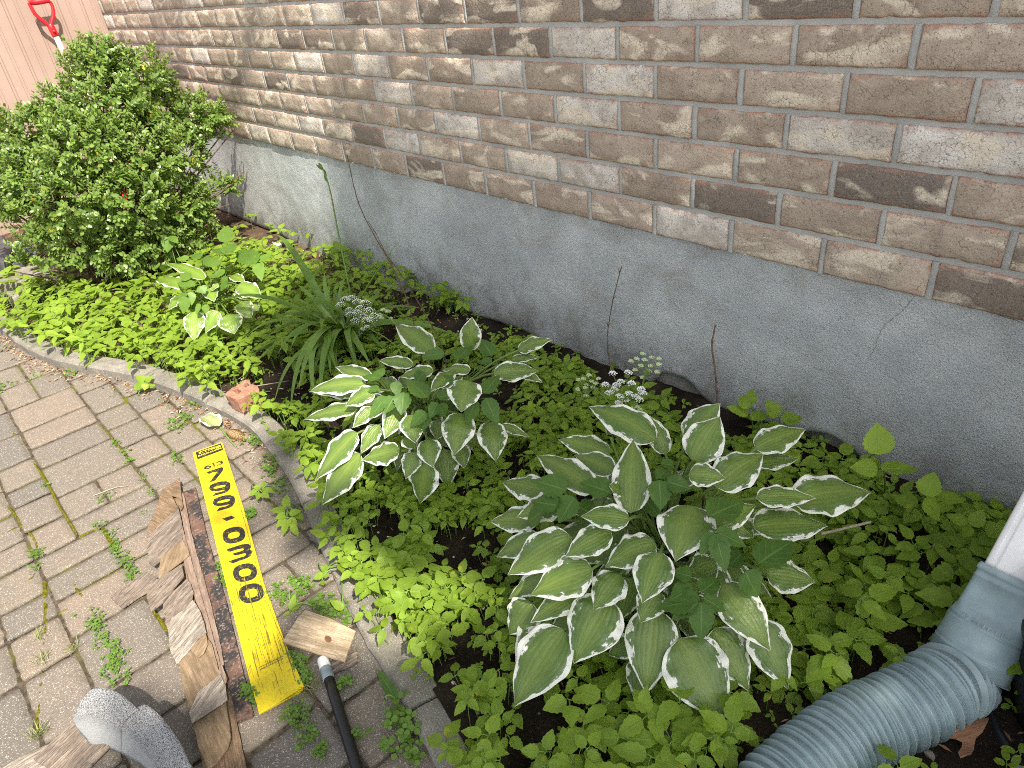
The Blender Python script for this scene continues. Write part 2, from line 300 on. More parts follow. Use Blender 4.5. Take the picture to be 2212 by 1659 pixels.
def m_plain(name, c, rough=.6, spec=.4, var=.15, bs=90, bstr=.2, bd=.002):
    m = Mt(name, rough, spec); o = m.obj(); m.col(m.mix(m.lin(m.noise(o, 25, 4, .6), .35, .68, 0, 1), c, tuple(x * (1 - var) for x in c)))
    m.bump(m.noise(o, bs, 3), bstr, bd); return m.m
MAT['brick'] = m_brick(); MAT['mortar'] = m_mortar(); MAT['parge'] = m_parge(); MAT['concrete'] = m_concrete()
MAT['oldconc'] = m_concrete('old_concrete', (.11, .10, .09), (.27, .26, .24)); MAT['paver'] = m_paver(); MAT['joint'] = m_joint(); MAT['soil'] = m_soil()
MAT['gout'] = m_leaf('goutweed_leaf', (.115, .200, .018), (.225, .335, .035), (.50, .66, .05), .36, .5, .3, (.22, .34, .05))
MAT['goutdark'] = m_leaf('goutweed_leaf_deep', (.045, .105, .014), (.065, .135, .02), (.15, .26, .03), .22, .5, .35, (.12, .22, .05))
MAT['clover'] = m_leaf('clover_leaf', (.08, .16, .025), (.135, .235, .035), (.25, .42, .06), .25)
MAT['grass'] = m_leaf('grass_blade', (.11, .17, .04), (.26, .26, .09), (.25, .32, .08), .25)
MAT['day'] = m_leaf('daylily_leaf', (.085, .165, .026), (.14, .235, .042), (.26, .40, .05), .25, .42, .4)
MAT['box'] = m_leaf('boxwood_leaf', (.085, .165, .035), (.21, .305, .065), (.36, .50, .07), .33, .36, .5)
MAT['yleaf'] = m_leaf('yellow_leaf', (.45, .40, .03), (.55, .30, .04), (.6, .5, .05), .3)
MAT['hosta'] = m_hosta('hosta_leaf', (.098, .172, .038), (.19, .27, .055), (.88, .89, .80), -.035)
MAT['hosta2'] = m_hosta('hosta_leaf_pale', (.14, .24, .035), (.22, .33, .05), (.72, .72, .55), .04)
MAT['hosta3'] = m_hosta('hosta_leaf_faded', (.34, .40, .16), (.42, .47, .22), (.72, .72, .6), -.15)
MAT['petiole'] = m_plain('petiole', (.16, .25, .06), .5, .4, .3)
MAT['stem'] = m_plain('green_stem', (.15, .26, .05), .55, .35, .3)
MAT['flower'] = m_plain('white_flower', (.95, .95, .94), .7, .2, .02); MAT['flowerg'] = m_plain('green_flower', (.50, .60, .34), .7, .2, .1)
MAT['dead'] = m_plain('dead_stalk', (.13, .085, .06), .9, .1, .5, 300, .8); MAT['twig'] = m_plain('dry_twig', (.38, .33, .26), .9, .1, .4, 300, .8)
MAT['bark'] = m_plain('bark', (.16, .12, .09), .95, .1, .5, 60, 1, .01)

# ------------------------------------------------------------------ ground
def soilz(x, y):
    b = np.interp(x, [-6, -3.2, -1.6, -.2, 2], [-.045, -.035, .0, .035, .05])
    return float(b + .012 * nz(x, y, 0, 5) + .007 * nz(x, y, 3, 16))
def c1(x, y): return (x / 3.072, y / 3.072 + 702.05)      # photo crop of the left kerb
outer = [G(c1(x, y)) for x, y in [(0, 60), (130, 160), (330, 262), (480, 302), (900, 385), (1300, 525), (1600, 668), (1750, 800), (1880, 975), (1990, 1172)]]
outer += [G(p) for p in [(717, 1242), (762, 1337), (800, 1408), (856, 1495), (943, 1659)]]
outer = [np.array([-5.6, -1.95, 0]), np.array([-4.7, -1.75, 0])] + outer + [np.array([-.3, -1.42, 0]), np.array([1.2, -1.5, 0])]
kerb = smooth_path(outer, 8); kerb[:, 2] = 0
def kerb_y(x): return float(np.interp(x, kerb[:, 0], kerb[:, 1]))
# the one big sheet under everything
g = Geo(); NX, NY = 60, 40
xs = np.linspace(-60, 60, NX + 1); ys = np.linspace(-60, 60, NY + 1)
V = np.array([[x, y, -.12] for x in xs for y in ys]); g.add(V, gridf(NX, NY)); tag(g.build('ground', m_plain('pale_bounce_ground', (.42, .40, .37), .95, .1, .3, 40, .3)), kind='structure')  # unseen outer ground, made pale to bounce sunlight onto the shaded wall
# planting bed soil
g = Geo(); xs = np.arange(-6.4, 1.6, .028); n2 = 46; V = []
for x in xs:
    y0 = kerb_y(x) + .066
    for j in range(n2 + 1):
        y = y0 + (0.06 - y0) * j / n2; V.append((x, y, soilz(x, y) + .006 * nz(x, y, 7, 40)))
g.add(V, gridf(len(xs) - 1, n2)); tag(g.build('soil_bed', MAT['soil']), kind='structure')
# joint bedding
g = Geo(); xs = np.arange(-6.4, 1.6, .05); V = []
for x in xs:
    for j in range(31): V.append((x, kerb_y(x) + .015 - (kerb_y(x) + .015 + 2.9) * j / 30, -.0045 + .003 * nz(x, j * .05, 5, 9)))
g.add(V, gridf(len(xs) - 1, 30)); o = g.build('paving_joints', MAT['joint']); tag(o, kind='structure')
# pavers
def paver(g, x0, x1, y0, y1, rnd):
    gap = .0024 + .0014 * rng.random(); nx = max(3, int((x1 - x0) / .02)); ny = max(3, int((y1 - y0) / .02)); tl = rng.uniform(-.0012, .0012, 3)
    X0, X1, Y0, Y1 = x0 + gap, x1 - gap, y0 + gap, y1 - gap; us = np.linspace(0, 1, nx + 1); vs = np.linspace(0, 1, ny + 1)
    us = np.sort(np.concatenate([us, [.006 / (X1 - X0), 1 - .006 / (X1 - X0)]])); vs = np.sort(np.concatenate([vs, [.006 / (Y1 - Y0), 1 - .006 / (Y1 - Y0)]]))
    NXX, NYY = len(us) - 1, len(vs) - 1; V = []; E = []
    cr = .010
    for i, u in enumerate(us):
        for j, v in enumerate(vs):
            x = X0 + (X1 - X0) * u; y = Y0 + (Y1 - Y0) * v
            ex = min(x - X0, X1 - x); ey = min(y - Y0, Y1 - y); e = min(ex, ey)
            if ex < cr and ey < cr:
                cxx = X0 + cr if x < (X0 + X1) / 2 else X1 - cr; cyy = Y0 + cr if y < (Y0 + Y1) / 2 else Y1 - cr
                dx, dy = x - cxx, y - cyy; mx = max(abs(dx), abs(dy), 1e-6); l = math.hypot(dx, dy); x = cxx + dx / l * mx if l > 1e-6 else x; y = cyy + dy / l * mx if l > 1e-6 else y
            if e < 1e-5: x += .0034 * nz(x, y, 1, 38) + .0015 * nz(x, y, 1, 120); y += .0034 * nz(x, y, 8, 38) + .0015 * nz(x, y, 8, 120)
            z = .0 + tl[0] + tl[1] * (u - .5) * 2 + tl[2] * (v - .5) * 2 + .0012 * nz(x, y, 2, 45)
            z -= .0045 * max(0, 1 - e / .007) ** 2
            V.append((x, y, z)); E.append(min(1, e / .012))
    n0 = len(V); rim = [i * (NYY + 1) for i in range(NXX + 1)] + [NXX * (NYY + 1) + j for j in range(1, NYY + 1)] + [i * (NYY + 1) + NYY for i in range(NXX - 1, -1, -1)] + [j for j in range(NYY - 1, 0, -1)]
    for q in rim: a = V[q]; V.append((a[0], a[1], -.03)); E.append(0)
    k = len(rim); F2 = np.array([[rim[i], rim[(i + 1) % k], n0 + (i + 1) % k, n0 + i] for i in range(k)])
    g.add(V, [gridf(NXX, NYY), F2], rnd=rnd, lu=np.array(E))
g = Geo()
def fill(xa, xb, ya, yb, mode):
    """one strip along x between two y lines"""
    x = xa; h = yb - ya
    while x < xb - .01:
        w = random.choice([.115, .165, .165, .22] if h > .2 else [.165, .115, .165, .22]); 
        if xb - (x + w) < .09: w = xb - x
        yk = max(kerb_y(x), kerb_y(x + w)) + .006
        top = yb
        if ya > yk - .03: x += w; continue
        if yb > yk: top = yk
        rr = lambda: float(np.clip(rng.normal(.5, .3), 0, 1))
        if h > .2 and top == yb and random.random() < .55: m = ya + h * random.choice([.5, .5, .62]); paver(g, x, x + w, ya, m, rr()); paver(g, x, x + w, m, top, rr())
        else: paver(g, x, x + w, ya, top, rr())
        x += w
strips = [(-1.205, -.97), (-1.32, -1.205), (-1.44, -1.32), (-1.675, -1.44), (-1.79, -1.675), (-2.03, -1.79), (-2.15, -2.03), (-2.38, -2.15), (-2.5, -2.38), (-2.74, -2.5)]
for ya, yb in strips:
    fill(-6.3, -2.06, ya, yb, 0)
for ya, yb in [(-1.205, -1.0), (-1.44, -1.205), (-1.61, -1.44), (-1.79, -1.61), (-2.03, -1.79), (-2.2, -2.03), (-2.38, -2.2), (-2.6, -2.38), (-2.74, -2.6)]:
    fill(-2.06, 1.5, ya, yb, 1)
tag(g.build('paving', MAT['paver']), kind='structure')

# ------------------------------------------------------------------ kerb slabs
seg = np.concatenate([[0], np.cumsum(np.linalg.norm(np.diff(kerb[:, :2], axis=0), axis=1))]); s0 = 0.05; ki = 0
names = ['with bushes of goutweed hanging over its sunlit face', 'behind the small weeds under the dense goutweed', 'in full sun in front of the bright goutweed', 'beside the scattered litter strip in full sun', 'under the broken red brick', 'just right of the red brick, half in dappled shade', 'beside the two weeds at the top of the yellow sign', 'right of the yellow sign numerals, dappled with sun', 'by the plywood square, sunlit under goutweed leaves', 'beside the toothed dandelion leaf in shade', 'at the bottom edge, shaded and overgrown']
while s0 < seg[-1] - .3:
    L = random.uniform(.36, .46); s1 = min(s0 + L, seg[-1]); gg = Geo(); V = []; m = 14; E = []
    topz = np.interp(s0, [0, 3.0, 3.6, 6], [.05, .04, .024, .018]); wd = .082
    ptm = [np.interp((s0 + s1) / 2, seg, kerb[:, c]) for c in (0, 1)]
    for i in range(m + 1):
        s = s0 + .004 + (s1 - s0 - .008) * i / m; p = np.array([np.interp(s, seg, kerb[:, c]) for c in (0, 1)]); q = np.array([np.interp(s + .01, seg, kerb[:, c]) for c in (0, 1)])
        t = norm(q - p); nn = np.array([-t[1], t[0]])
        endr = .004 if i in (0, m) else 0
        for dx, dz in ((0, -.05), (0, topz - .008), (.006, topz), (wd * .35, topz + .002), (wd * .7, topz), (wd - .006, topz), (wd, topz - .008), (wd, -.06)):
            pp = p + nn * dx; jx = .003 * nz(pp[0], pp[1], dz * 9, 45)
            V.append((pp[0] + nn[0] * jx, pp[1] + nn[1] * jx, dz + .0025 * nz(pp[0], pp[1], 4, 40) - endr))
    F = [gridf(m, 7), np.array([[0, 1, 2, 3, 4, 5, 6, 7][::-1]]) * 1, np.array([[m * 8 + j for j in range(8)]])]
    gg.add(V, F, rnd=rng.random()); o = gg.build('kerb_slab', MAT['concrete'], smooth=False)
    tag(o, 'grey concrete kerb slab ' + (names[ki] if ki < len(names) else 'far along the bed edge'), 'kerb stone', 'concrete kerb slabs edging the bed'); o['_mx'] = float(ptm[0]); ki += 1; s0 = s1

# ------------------------------------------------------------------ house wall
CH = .0955; ZB = .548; BW = .26; JX, JZ = .0145, .0135
wall = thing('brick_wall', 'tan and grey brick house wall on a grey parged foundation', 'wall', (-2, 0, ZB))
tone = {}
def setb(p, r):
    q = WY(p); row = int((q[2] - ZB) // CH); x0 = -.615 if row % 2 else -.745; tone[(row, int(math.floor((q[0] - x0) / BW)))] = r
for p, r in [((995, 95), .05), ((1250, 90), .9), ((1310, 170), .95), ((1170, 165), .45), ((1045, 155), .86), ((2160, 215), .93), ((1830, 295), .84), ((2090, 320), .99), ((1900, 395), .02), ((1590, 420), .08), ((2120, 610), .14), ((1300, 25), .03), ((1470, 20), .97),
             ((820, 30), .08), ((885, 355), .06), ((1135, 350), .9), ((955, 270), .88), ((770, 290), .12), ((840, 200), .84), ((700, 290), .86), ((930, 30), .1), ((780, 165), .84), ((700, 150), .86), ((680, 35), .85), ((740, 40), .87), ((1860, 500), .4), ((1180, 430), .5), ((2080, 520), .6), ((850, 300), .88), ((1030, 320), .55), ((1650, 330), .45)]: setb(p, r)
gb = Geo(); gv = Geo()
for row in range(0, 19):
    z0 = ZB + row * CH; zz0, zz1 = z0 + (0 if row == 0 else JZ / 2), z0 + CH - JZ / 2
    x0 = -.615 if row % 2 else -.745
    for k in range(-23, 11):
        xa = x0 + k * BW + JX / 2; xb = xa + BW - JX
        if xb > 2.2 or xa < -6.5: continue
        xa = max(xa, -6.14) + rng.uniform(-.002, .002); xb += rng.uniform(-.002, .002)
        if xb - xa < .02: continue
        r = tone.get((row, k)); 
        if r is None: r = rng.random(); r = .22 + .56 * r if rng.random() < .9 else (rng.uniform(0, .15) if rng.random() < .5 else rng.uniform(.82, .9))
        nx, nzv = 12, 6; pr = -.0062 + rng.uniform(-.0018, .0018); V = []; E = []; us = np.linspace(0, 1, nx + 1); vs = np.linspace(0, 1, nzv + 1)
        us[1] = .02; us[-2] = .98; vs[1] = .06; vs[-2] = .94; sd = rng.uniform(0, 50)
        for u in us:
            for v in vs:
                e = min(min(u, 1 - u) * (xb - xa), min(v, 1 - v) * (zz1 - zz0)); x = xa + (xb - xa) * u; z = zz0 + (zz1 - zz0) * v
                jit = .0036 if e < 1e-4 else .0012
                y = pr + .0009 * nz(x, z, sd, 60) + (.0035 * max(0, 1 - e / .004)) + (.0018 * abs(nz(x, z, sd + 5, 110)) if e < .006 else 0)
                if e < 1e-4: z += jit * nz(x, z, sd, 85) + .002 * nz(x, z, sd, 240); x += jit * nz(x, z, sd + 9, 85)
                V.append((x, y, z)); E.append(min(min(v, 1 - v) * (zz1 - zz0), min(u, 1 - u) * (xb - xa) * 1.8) / .07)
        n0 = len(V); rim = [i * (nzv + 1) for i in range(nx + 1)] + [nx * (nzv + 1) + j for j in range(1, nzv + 1)] + [i * (nzv + 1) + nzv for i in range(nx - 1, -1, -1)] + list(range(nzv - 1, 0, -1))
        for q in rim: V.append((V[q][0], .02, V[q][2])); E.append(0)
        if k < 10:
            zz_ = np.linspace(zz0 - .001, zz1 + .001, 7); xa_, xb_ = xb - .0015, x0 + (k + 1) * BW + JX / 2 + .0015; vv_ = []
            for z_ in zz_:
                for u_ in (0, .12, .5, .88, 1): vv_.append((xa_ + (xb_ - xa_) * u_ + .0012 * nz(z_, xa_, 1, 60), (.006 if u_ in (0, 1) else -.0042) + .0012 * nz(xa_ + u_, z_, sd, 70) + (.003 if z_ in (zz_[0], zz_[-1]) and row else 0), z_))
            gv.add(vv_, gridf(6, 4))
        kk = len(rim); gb.add(V, [gridf(nx, nzv), np.array([[rim[i], n0 + i, n0 + (i + 1) % kk, rim[(i + 1) % kk]] for i in range(kk)])], rnd=r, lu=np.array(E))
gb.build('bricks', MAT['brick'], wall)
gm = Geo(); xs = np.arange(-6.15, 2.21, .02); zs = np.arange(ZB + .001, ZB + 19 * CH, .0159)
X, Z = np.meshgrid(xs, zs, indexing='ij'); Y = np.array([[.0002 + .0013 * nz(a, b, 0, 45) for b in zs] for a in xs])
gm.add(np.stack([X, Y, Z], -1).reshape(-1, 3), gridf(len(xs) - 1, len(zs) - 1)); gm.v += gv.v; gm.f += [f + gm.n for f in gv.f]; gm.n += gv.n; gm.build('mortar', MAT['mortar'], wall)
# foundation
bot = [(-6.2, -.04)] + [(float(WY(p, .003)[0]), float(WY(p, .003)[2])) for p in [(600, 505), (700, 566), (860, 640), (930, 662), (960, 684), (1060, 690), (1130, 716), (1230, 772), (1300, 812), (1395, 838), (1430, 806), (1475, 815), (1530, 872), (1600, 905), (1700, 930), (1790, 938), (1850, 980), (1890, 1040), (1990, 1066), (2100, 1100), (2212, 1123)]] + [(.6, .05), (2.2, .05)]
bx = [b[0] for b in bot]; bz = [b[1] for b in bot]
xs = np.arange(-6.15, 2.21, .018); gp = Geo(); NZ = 34; V = []
for x in xs:
    zb = np.interp(x, bx, bz) + .007 * nz(x, 0, 0, 22) + .003 * nz(x, 0, 5, 70); zt = ZB + .003 * nz(x, 3, 0, 14)
    V.append((x, .034, zb - .002))
    for j in range(NZ + 1):
        z = zb + (zt - zb) * j / NZ; V.append((x, .003 + .0025 * nz(x, z, 0, 6) + .0012 * nz(x, z, 4, 25) + (.004 if j == 0 else 0), z))
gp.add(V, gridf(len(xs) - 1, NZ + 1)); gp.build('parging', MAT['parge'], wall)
gc = Geo(); zs = np.linspace(-.3, .3, 24); V = [(x, .022 + .006 * nz(x, z, 9, 14) + (0.012 if z > .2 else 0), z) for x in xs for z in zs]
gc.add(V, gridf(len(xs) - 1, 23)); gc.build('foundation', MAT['oldconc'], wall)
gk = Geo()
def crack(pts, w0, dy=-.0006):
    q = smooth_path([WY(p, .0) for p in pts], 8)
    for i in range(len(q)): q[i, 0] += .003 * nz(q[i, 0], q[i, 2], 0, 110); q[i, 2] += .003 * nz(q[i, 0], q[i, 2], 5, 110); q[i, 1] = .0015 + dy + .0025 * nz(q[i, 0], q[i, 2], 0, 6)
    polytube(gk, q, [.6 * w0 * (.3 + .7 * abs(math.sin(i * 1.3 + 1))) * min(1, (len(q) - i) / 12 + .2) for i in range(len(q))], 5)
for pts, w0 in [([(1975, 640), (1950, 670), (1905, 710), (1890, 750), (1868, 785)], .0008), ([(1880, 600), (1960, 628), (2050, 640), (2120, 668), (2212, 700)], .0018), ([(1575, 478), (1573, 520)], .0022),
                ([(1395, 497), (1460, 505), (1530, 523), (1575, 535)], .0011), ([(1750, 572), (1800, 588), (1870, 600)], .0011), ([(1134, 395), (1130, 432)], .0018), ([(1755, 795), (1780, 800)], .0006)]: crack(pts, w0)
gk.build('crack', m_plain('crack_dark', (.10, .095, .09), 1, 0), wall)
# fallen parging chunk against the wall
c2 = crop(900, 800, 1.659)
pc = [c2(*q) for q in [(1035, 395), (1060, 540), (1160, 600), (1300, 690), (1290, 722), (1120, 742), (1030, 680), (1035, 560)]]
ck = Geo(); F_ = [WY(p, -.035 - .03 * i / 8) for i, p in enumerate(pc)]; B_ = [a + np.array([.004, .045, .004]) for a in F_]; k = len(F_)
ck.add(F_ + B_, [np.array([list(range(k))]), np.array([list(range(k, 2 * k))[::-1]]), np.array([[i, k + i, k + (i + 1) % k, (i + 1) % k] for i in range(k)])]); tag(ck.build('parging_chunk', MAT['parge'], smooth=False), 'broken pale chunk of cement leaning on the wall foot behind the daylily', 'rubble')

# ------------------------------------------------------------------ corrugated siding at the far end
def m_siding():
    m = Mt('siding_paint', .5, .35); o = m.obj(); c = m.mix(m.lin(m.noise(o, 3, 3), .35, .7), (.27, .195, .16), (.31, .228, .19)); m.col(c); m.bump(m.noise(o, 200, 2), .08, .001); return m.m
gs = Geo(); prof = []; y = -2.9; k = 0
while y < .02:
    for dy, dx in ((0, 0), (.004, -.010), (.018, -.010), (.022, 0), (.070, 0), (.073, -.003), (.079, -.003), (.082, 0), (.088, 0), (.091, -.003), (.097, -.003), (.1, 0), (.150, 0)): 
        if y + dy < .02: prof.append((y + dy, dx))
    y += .154
V = [(-6.12 + dx, y, z) for (y, dx) in prof for z in (-.1, 2.4)]
gs.add(V, gridf(len(prof) - 1, 1)); box(gs, (-6.24, -2.9, -.1), (-6.14, .02, 2.4))
sd = thing('siding_wall', 'pinkish beige ribbed metal siding wall at the far end', 'wall', (-6.12, -1.4, 0)); gs.build('siding_panel', m_siding(), sd, smooth=False)

# ------------------------------------------------------------------ shovel on the siding
red = m_plain('red_plastic', (.62, .012, .02), .38, .5, .15); ash = m_wood('weathered_shaft', (.52, .43, .33), (.66, .58, .48), (.25, .18, .12), 1.0, .5)
sh = thing('shovel', 'red handled shovel with pale wooden shaft leaning on siding behind the shrub', 'shovel', (-5.7, -.3, 0))
cs = crop(0, 0, 4.148)
def SP(x, y, off=.0): return WX(cs(x, y), -6.02 + off)
g = Geo(); polytube(g, smooth_path([SP(480, 22, 0), SP(560, 38), SP(640, 28), SP(740, 10), SP(815, 0)], 4), .0185, 10); 
for arm in ([(475, 40), (510, 110), (560, 200), (640, 290), (740, 370), (830, 440)], [(825, 20), (868, 100), (885, 190), (880, 280), (860, 360), (850, 440)]):
    polytube(g, smooth_path([SP(*q) for q in arm], 4), [.010 + .004 * (i / 21) for i in range(21)], 8)
polytube(g, smooth_path([SP(830, 390, .0), SP(860, 470), SP(925, 595)], 5), [.016 + .007 * min(1, i / 4) for i in range(11)], 10)
polytube(g, [SP(897, 520, .02), SP(897, 520, .032)], .011, 10)
g.build('handle_grip', red, sh)
a, b = SP(925, 590), SP(1160, 1120); d = norm(b - a); end = a + d * .86
g = Geo(); polytube(g, [a + (end - a) * t for t in np.linspace(0, 1, 8)], .0185, 10); o = g.build('shaft', ash, sh)
gq = Geo(); s = np.cross(d, [1, 0, 0]); s = norm(s); V = []
for i in range(9):
    t = i / 8
    for j in range(9):
        v = j / 8 * 2 - 1; wd = .125 * (1 - max(0, t - .75) * .6); V.append(end - d * .02 + d * (.30 * t) + s * v * wd + np.array([1, 0, 0]) * (.03 * (1 - v * v) * (1 - .5 * t)))
gq.add(V, gridf(8, 8), rnd=.5); gq.build('blade', red, sh)

# ------------------------------------------------------------------ shade tree outside the frame (throws the dappled shade)
def inpoly(x, y, P):
    c = False; j = len(P) - 1
    for i in range(len(P)):
        if ((P[i][1] > y) != (P[j][1] > y)) and x < (P[j][0] - P[i][0]) * (y - P[i][1]) / (P[j][1] - P[i][1] + 1e-12) + P[i][0]: c = not c
        j = i
    return c
def gp_(l, z=.04):
    out = []
    for p in l: q = G(p, z); t = q[2] / -LDIR[2]; q = q + LDIR * t; out.append((q[0], q[1]))
    return out
edge_l = [(-4.15, .45), (-3.85, .2), (-3.42, 0)] + gp_([(612, 640), (545, 735), (575, 830), (600, 880), (560, 925), (600, 975), (560, 1010), (590, 1060)]) 
shade_main = edge_l + gp_([(575, 1120), (640, 1190), (760, 1180), (860, 1230), (820, 1290), (740, 1320), (650, 1300), (600, 1330)]) + gp_([(640, 1395), (600, 1415), (560, 1480), (430, 1500), (380, 1540), (200, 1640), (100, 1800)], .0) + [(-1.5, -2.9), (2, -2.9), (2.4, 1.2), (-3.5, 1.2)]
sun_holes = [gp_(l, z) for l, z in [([(620, 930), (700, 860), (830, 900), (880, 980), (800, 1050), (690, 1060), (620, 1010)], .1), ([(660, 870), (730, 850), (790, 880), (760, 910), (680, 905)], .22),
    ([(615, 1335), (700, 1315), (800, 1280), (900, 1240), (1000, 1240), (1045, 1300), (1000, 1360), (930, 1370), (900, 1440), (800, 1450), (760, 1400), (690, 1415)], .04),
    ([(590, 870), (640, 880), (645, 940), (610, 960), (570, 930)], .02), ([(1130, 1225), (1200, 1215), (1250, 1250), (1210, 1300), (1140, 1300)], .24), ([(590, 1100), (640, 1110), (660, 1160), (610, 1170)], .02), ([(1000, 1390), (1060, 1400), (1050, 1430), (1000, 1420)], .05),
    ([(440, 1560), (560, 1520), (560, 1600), (480, 1659), (430, 1659)], .02), ([(780, 1440), (860, 1440), (850, 1500), (790, 1490)], .0), ([(1180, 1310), (1210, 1330), (1190, 1390), (1170, 1370)], .1)]]
sun_holes += [[(-3.62, .10), (-3.52, .10), (-3.62, .36), (-3.75, .36)], [(-3.3, .14), (-3.15, .14), (-3.25, .26), (-3.4, .26)]]
shade_spots = [gp_(l, z) for l, z in [([(455, 1110), (560, 1125), (540, 1150), (450, 1135)], .01), ([(300, 1500), (330, 1480), (350, 1500)], 0), ([(520, 690), (560, 700), (560, 740), (510, 730)], .05), ([(585, 1450), (640, 1440), (660, 1480), (600, 1500)], .01), ([(395, 1560), (470, 1560), (460, 1600), (390, 1600)], .03)]]
for i_ in range(16): gx_, gy_ = rng.uniform(-3.9, -2.2), rng.uniform(.09, .38); sun_holes.append([(gx_, gy_), (gx_ + rng.uniform(.05, .16), gy_), (gx_ + .08, gy_ + .06), (gx_ - .04, gy_ + .05)])
for i_ in range(16): gx_, gy_ = rng.uniform(-6.2, -4.2), rng.uniform(.10, .38); shade_spots.append([(gx_, gy_), (gx_ + rng.uniform(.1, .25), gy_), (gx_ + .15, gy_ + .05), (gx_ - .04, gy_ + .05)])
def shaded(x, y):
    s = inpoly(x, y, shade_main) and not any(inpoly(x, y, h) for h in sun_holes)
    return s or any(inpoly(x, y, h) for h in shade_spots)
tree = thing('shade_tree', 'leafy tree beside the house whose crown shades the planting bed', 'tree', (6.4, -2.9, 0))
P0 = []
st = .05
for gx in np.arange(-6.4, 2.2, st):
    for gy in np.arange(-2.8, 1.1, st):
        x = gx + rng.uniform(-.02, .02); y = gy + rng.uniform(-.02, .02)
        if shaded(x, y) and (rng.random() < .985): P0 += [(x, y), (x + rng.uniform(-.025, .025), y + rng.uniform(-.025, .025))]
P0 = np.array(P0); t = rng.uniform(8.6, 11.4, len(P0)) + .7 * np.sin(P0[:, 0] * 2.1) + .5 * np.cos(P0[:, 1] * 3)
Cn = np.stack([P0[:, 0], P0[:, 1], np.zeros(len(P0))], 1) - LDIR[None] * t[:, None]
dirs = norm(rng.normal(size=(len(P0), 3)) * [1, 1, .5]); ups = norm(-LDIR[None] + rng.normal(size=(len(P0), 3)) * .35)
dirs = norm(dirs - ups * (dirs * ups).sum(1, keepdims=True))
g = Geo(); leaf_batch(g, Cn - dirs * .042, Cn + dirs * .042, .07, ups, .05, 3, 2, 'oval', .1); g.build('crown', MAT['gout'], tree)
g = Geo(); cc = Cn.mean(0); polytube(g, smooth_path([(6.4, -2.9, -.1), (6.35, -2.85, 2), (6.2, -2.75, 4.4), cc], 5), [.16 - .008 * i for i in range(16)], 12)
for i in range(14):
    q = Cn[rng.integers(len(Cn))]; s = np.array([6.25, -2.8, 3.6 + i * .2]); tubes(g, s, (s + q) / 2 + [0, 0, .5], q, .05, .008, 6, 6)
g.build('trunk', MAT['bark'], tree)

# ------------------------------------------------------------------ yellow corrugated plastic signs
cA = crop(400, 1700, 1.209); cB = crop(740, 1740, 2.369); cH = crop(760, 1750, 6.8); cT = crop(1000, 2560, 5.289)
ZS = .0165
def A2(x, y, z=ZS): return G(cA(x, y), z)
def ang(p, q): a = G(p, .01); b = G(q, .01); return math.atan2(b[1] - a[1], b[0] - a[0])
SGA = ang(cA(450, 135), cA(775, 1395))
def m_sign(name, base, scr, amt):
    m = Mt(name, .42, .4); o = m.obj(); lu = m.attr('lu'); lv = m.attr('lv')
    q = m.comb(m.math('MULTIPLY', lu, 7.0), m.math('MULTIPLY', lv, 330.0)); q2 = m.comb(m.math('MULTIPLY', lu, 11.0), m.math('MULTIPLY', lv, 620.0))
    s0 = float(math.cos(SGA) * A2(450, 135)[0] + math.sin(SGA) * A2(450, 135)[1]); al = m.lin(lu, s0 + .30, s0 + .85, -.13, .055)
    al = m.math('ADD', al, m.lin(lu, s0 + .98, s0 + 1.06, 0, -.08)); al = m.math('ADD', al, m.lin(m.noise(m.comb(lu, m.math('MULTIPLY', lv, 2.0)), 22, 2), .35, .65, -.05, .06))
    k = m.lin(m.math('ADD', m.noise(q, 1.0, 2, .5), al),   .66, .68); k2 = m.lin(m.math('ADD', m.noise(q2, 1.0, 2, .6), al), .69, .705); k = m.math('MAXIMUM', k, k2)
    c = m.mix(m.lin(m.noise(o, 30, 4, .65), .40, .72, 0, .5), base, tuple(x * .72 for x in base)); c = m.mix(m.lin(m.noise(o, 130, 3, .7), .54, .68, 0, .6), c, (.30, .22, .03))
    c = m.mix(m.math('MULTIPLY', k, amt), c, scr); m.col(c)
    m.bump(m.math('SINE', m.math('MULTIPLY', lv, 2500.0)), .12, .0006); m.bump(m.math('MULTIPLY', k, -1.0), .7, .002); m.bump(m.noise(o, 14, 3), .35, .01); return m.m
MAT['yel'] = m_sign('yellow_plastic', (.62, .49, .010), (.10, .085, .03), .85); MAT['ink'] = m_sign('black_ink', (.018, .018, .018), (.45, .37, .08), .5); MAT['ytext'] = m_plain('yellow_print', (.75, .62, .05), .5, .3, .3)
def sheet(L, R_, zf=None, z=0.0, t=.0038):
    pts = [A2(*p, z + t)[:2] for p in L] + [A2(*p, z + t)[:2] for p in R_[::-1]]; return pts
L0 = [(457, 130), (449, 137), (500, 330), (600, 730), (735, 1275), (772, 1393)]; R0 = [(582, 84), (592, 86), (705, 440), (790, 760), (905, 1080), (984, 1262)]
def add_flutes(parent, a, b, z0, t):
    g = Geo(); n = 34
    for i in range(n):
        p = a + (b - a) * ((i + .5) / n); d = norm(b - a); nn = np.array([d[1], -d[0], 0]) * .0008; w = np.linalg.norm(b - a) / n * .33
        c0 = np.array([p[0], p[1], z0 + t * .2]) + nn; c1_ = np.array([p[0], p[1], z0 + t * .82]) + nn
        g.add([c0 - d * w, c0 + d * w, c1_ + d * w, c1_ - d * w], np.array([[0, 1, 2, 3]]), rnd=.3)
    g.build('flute_opening', m_plain('flute_dark', (.22, .17, .01), .8, .2), parent, smooth=False)
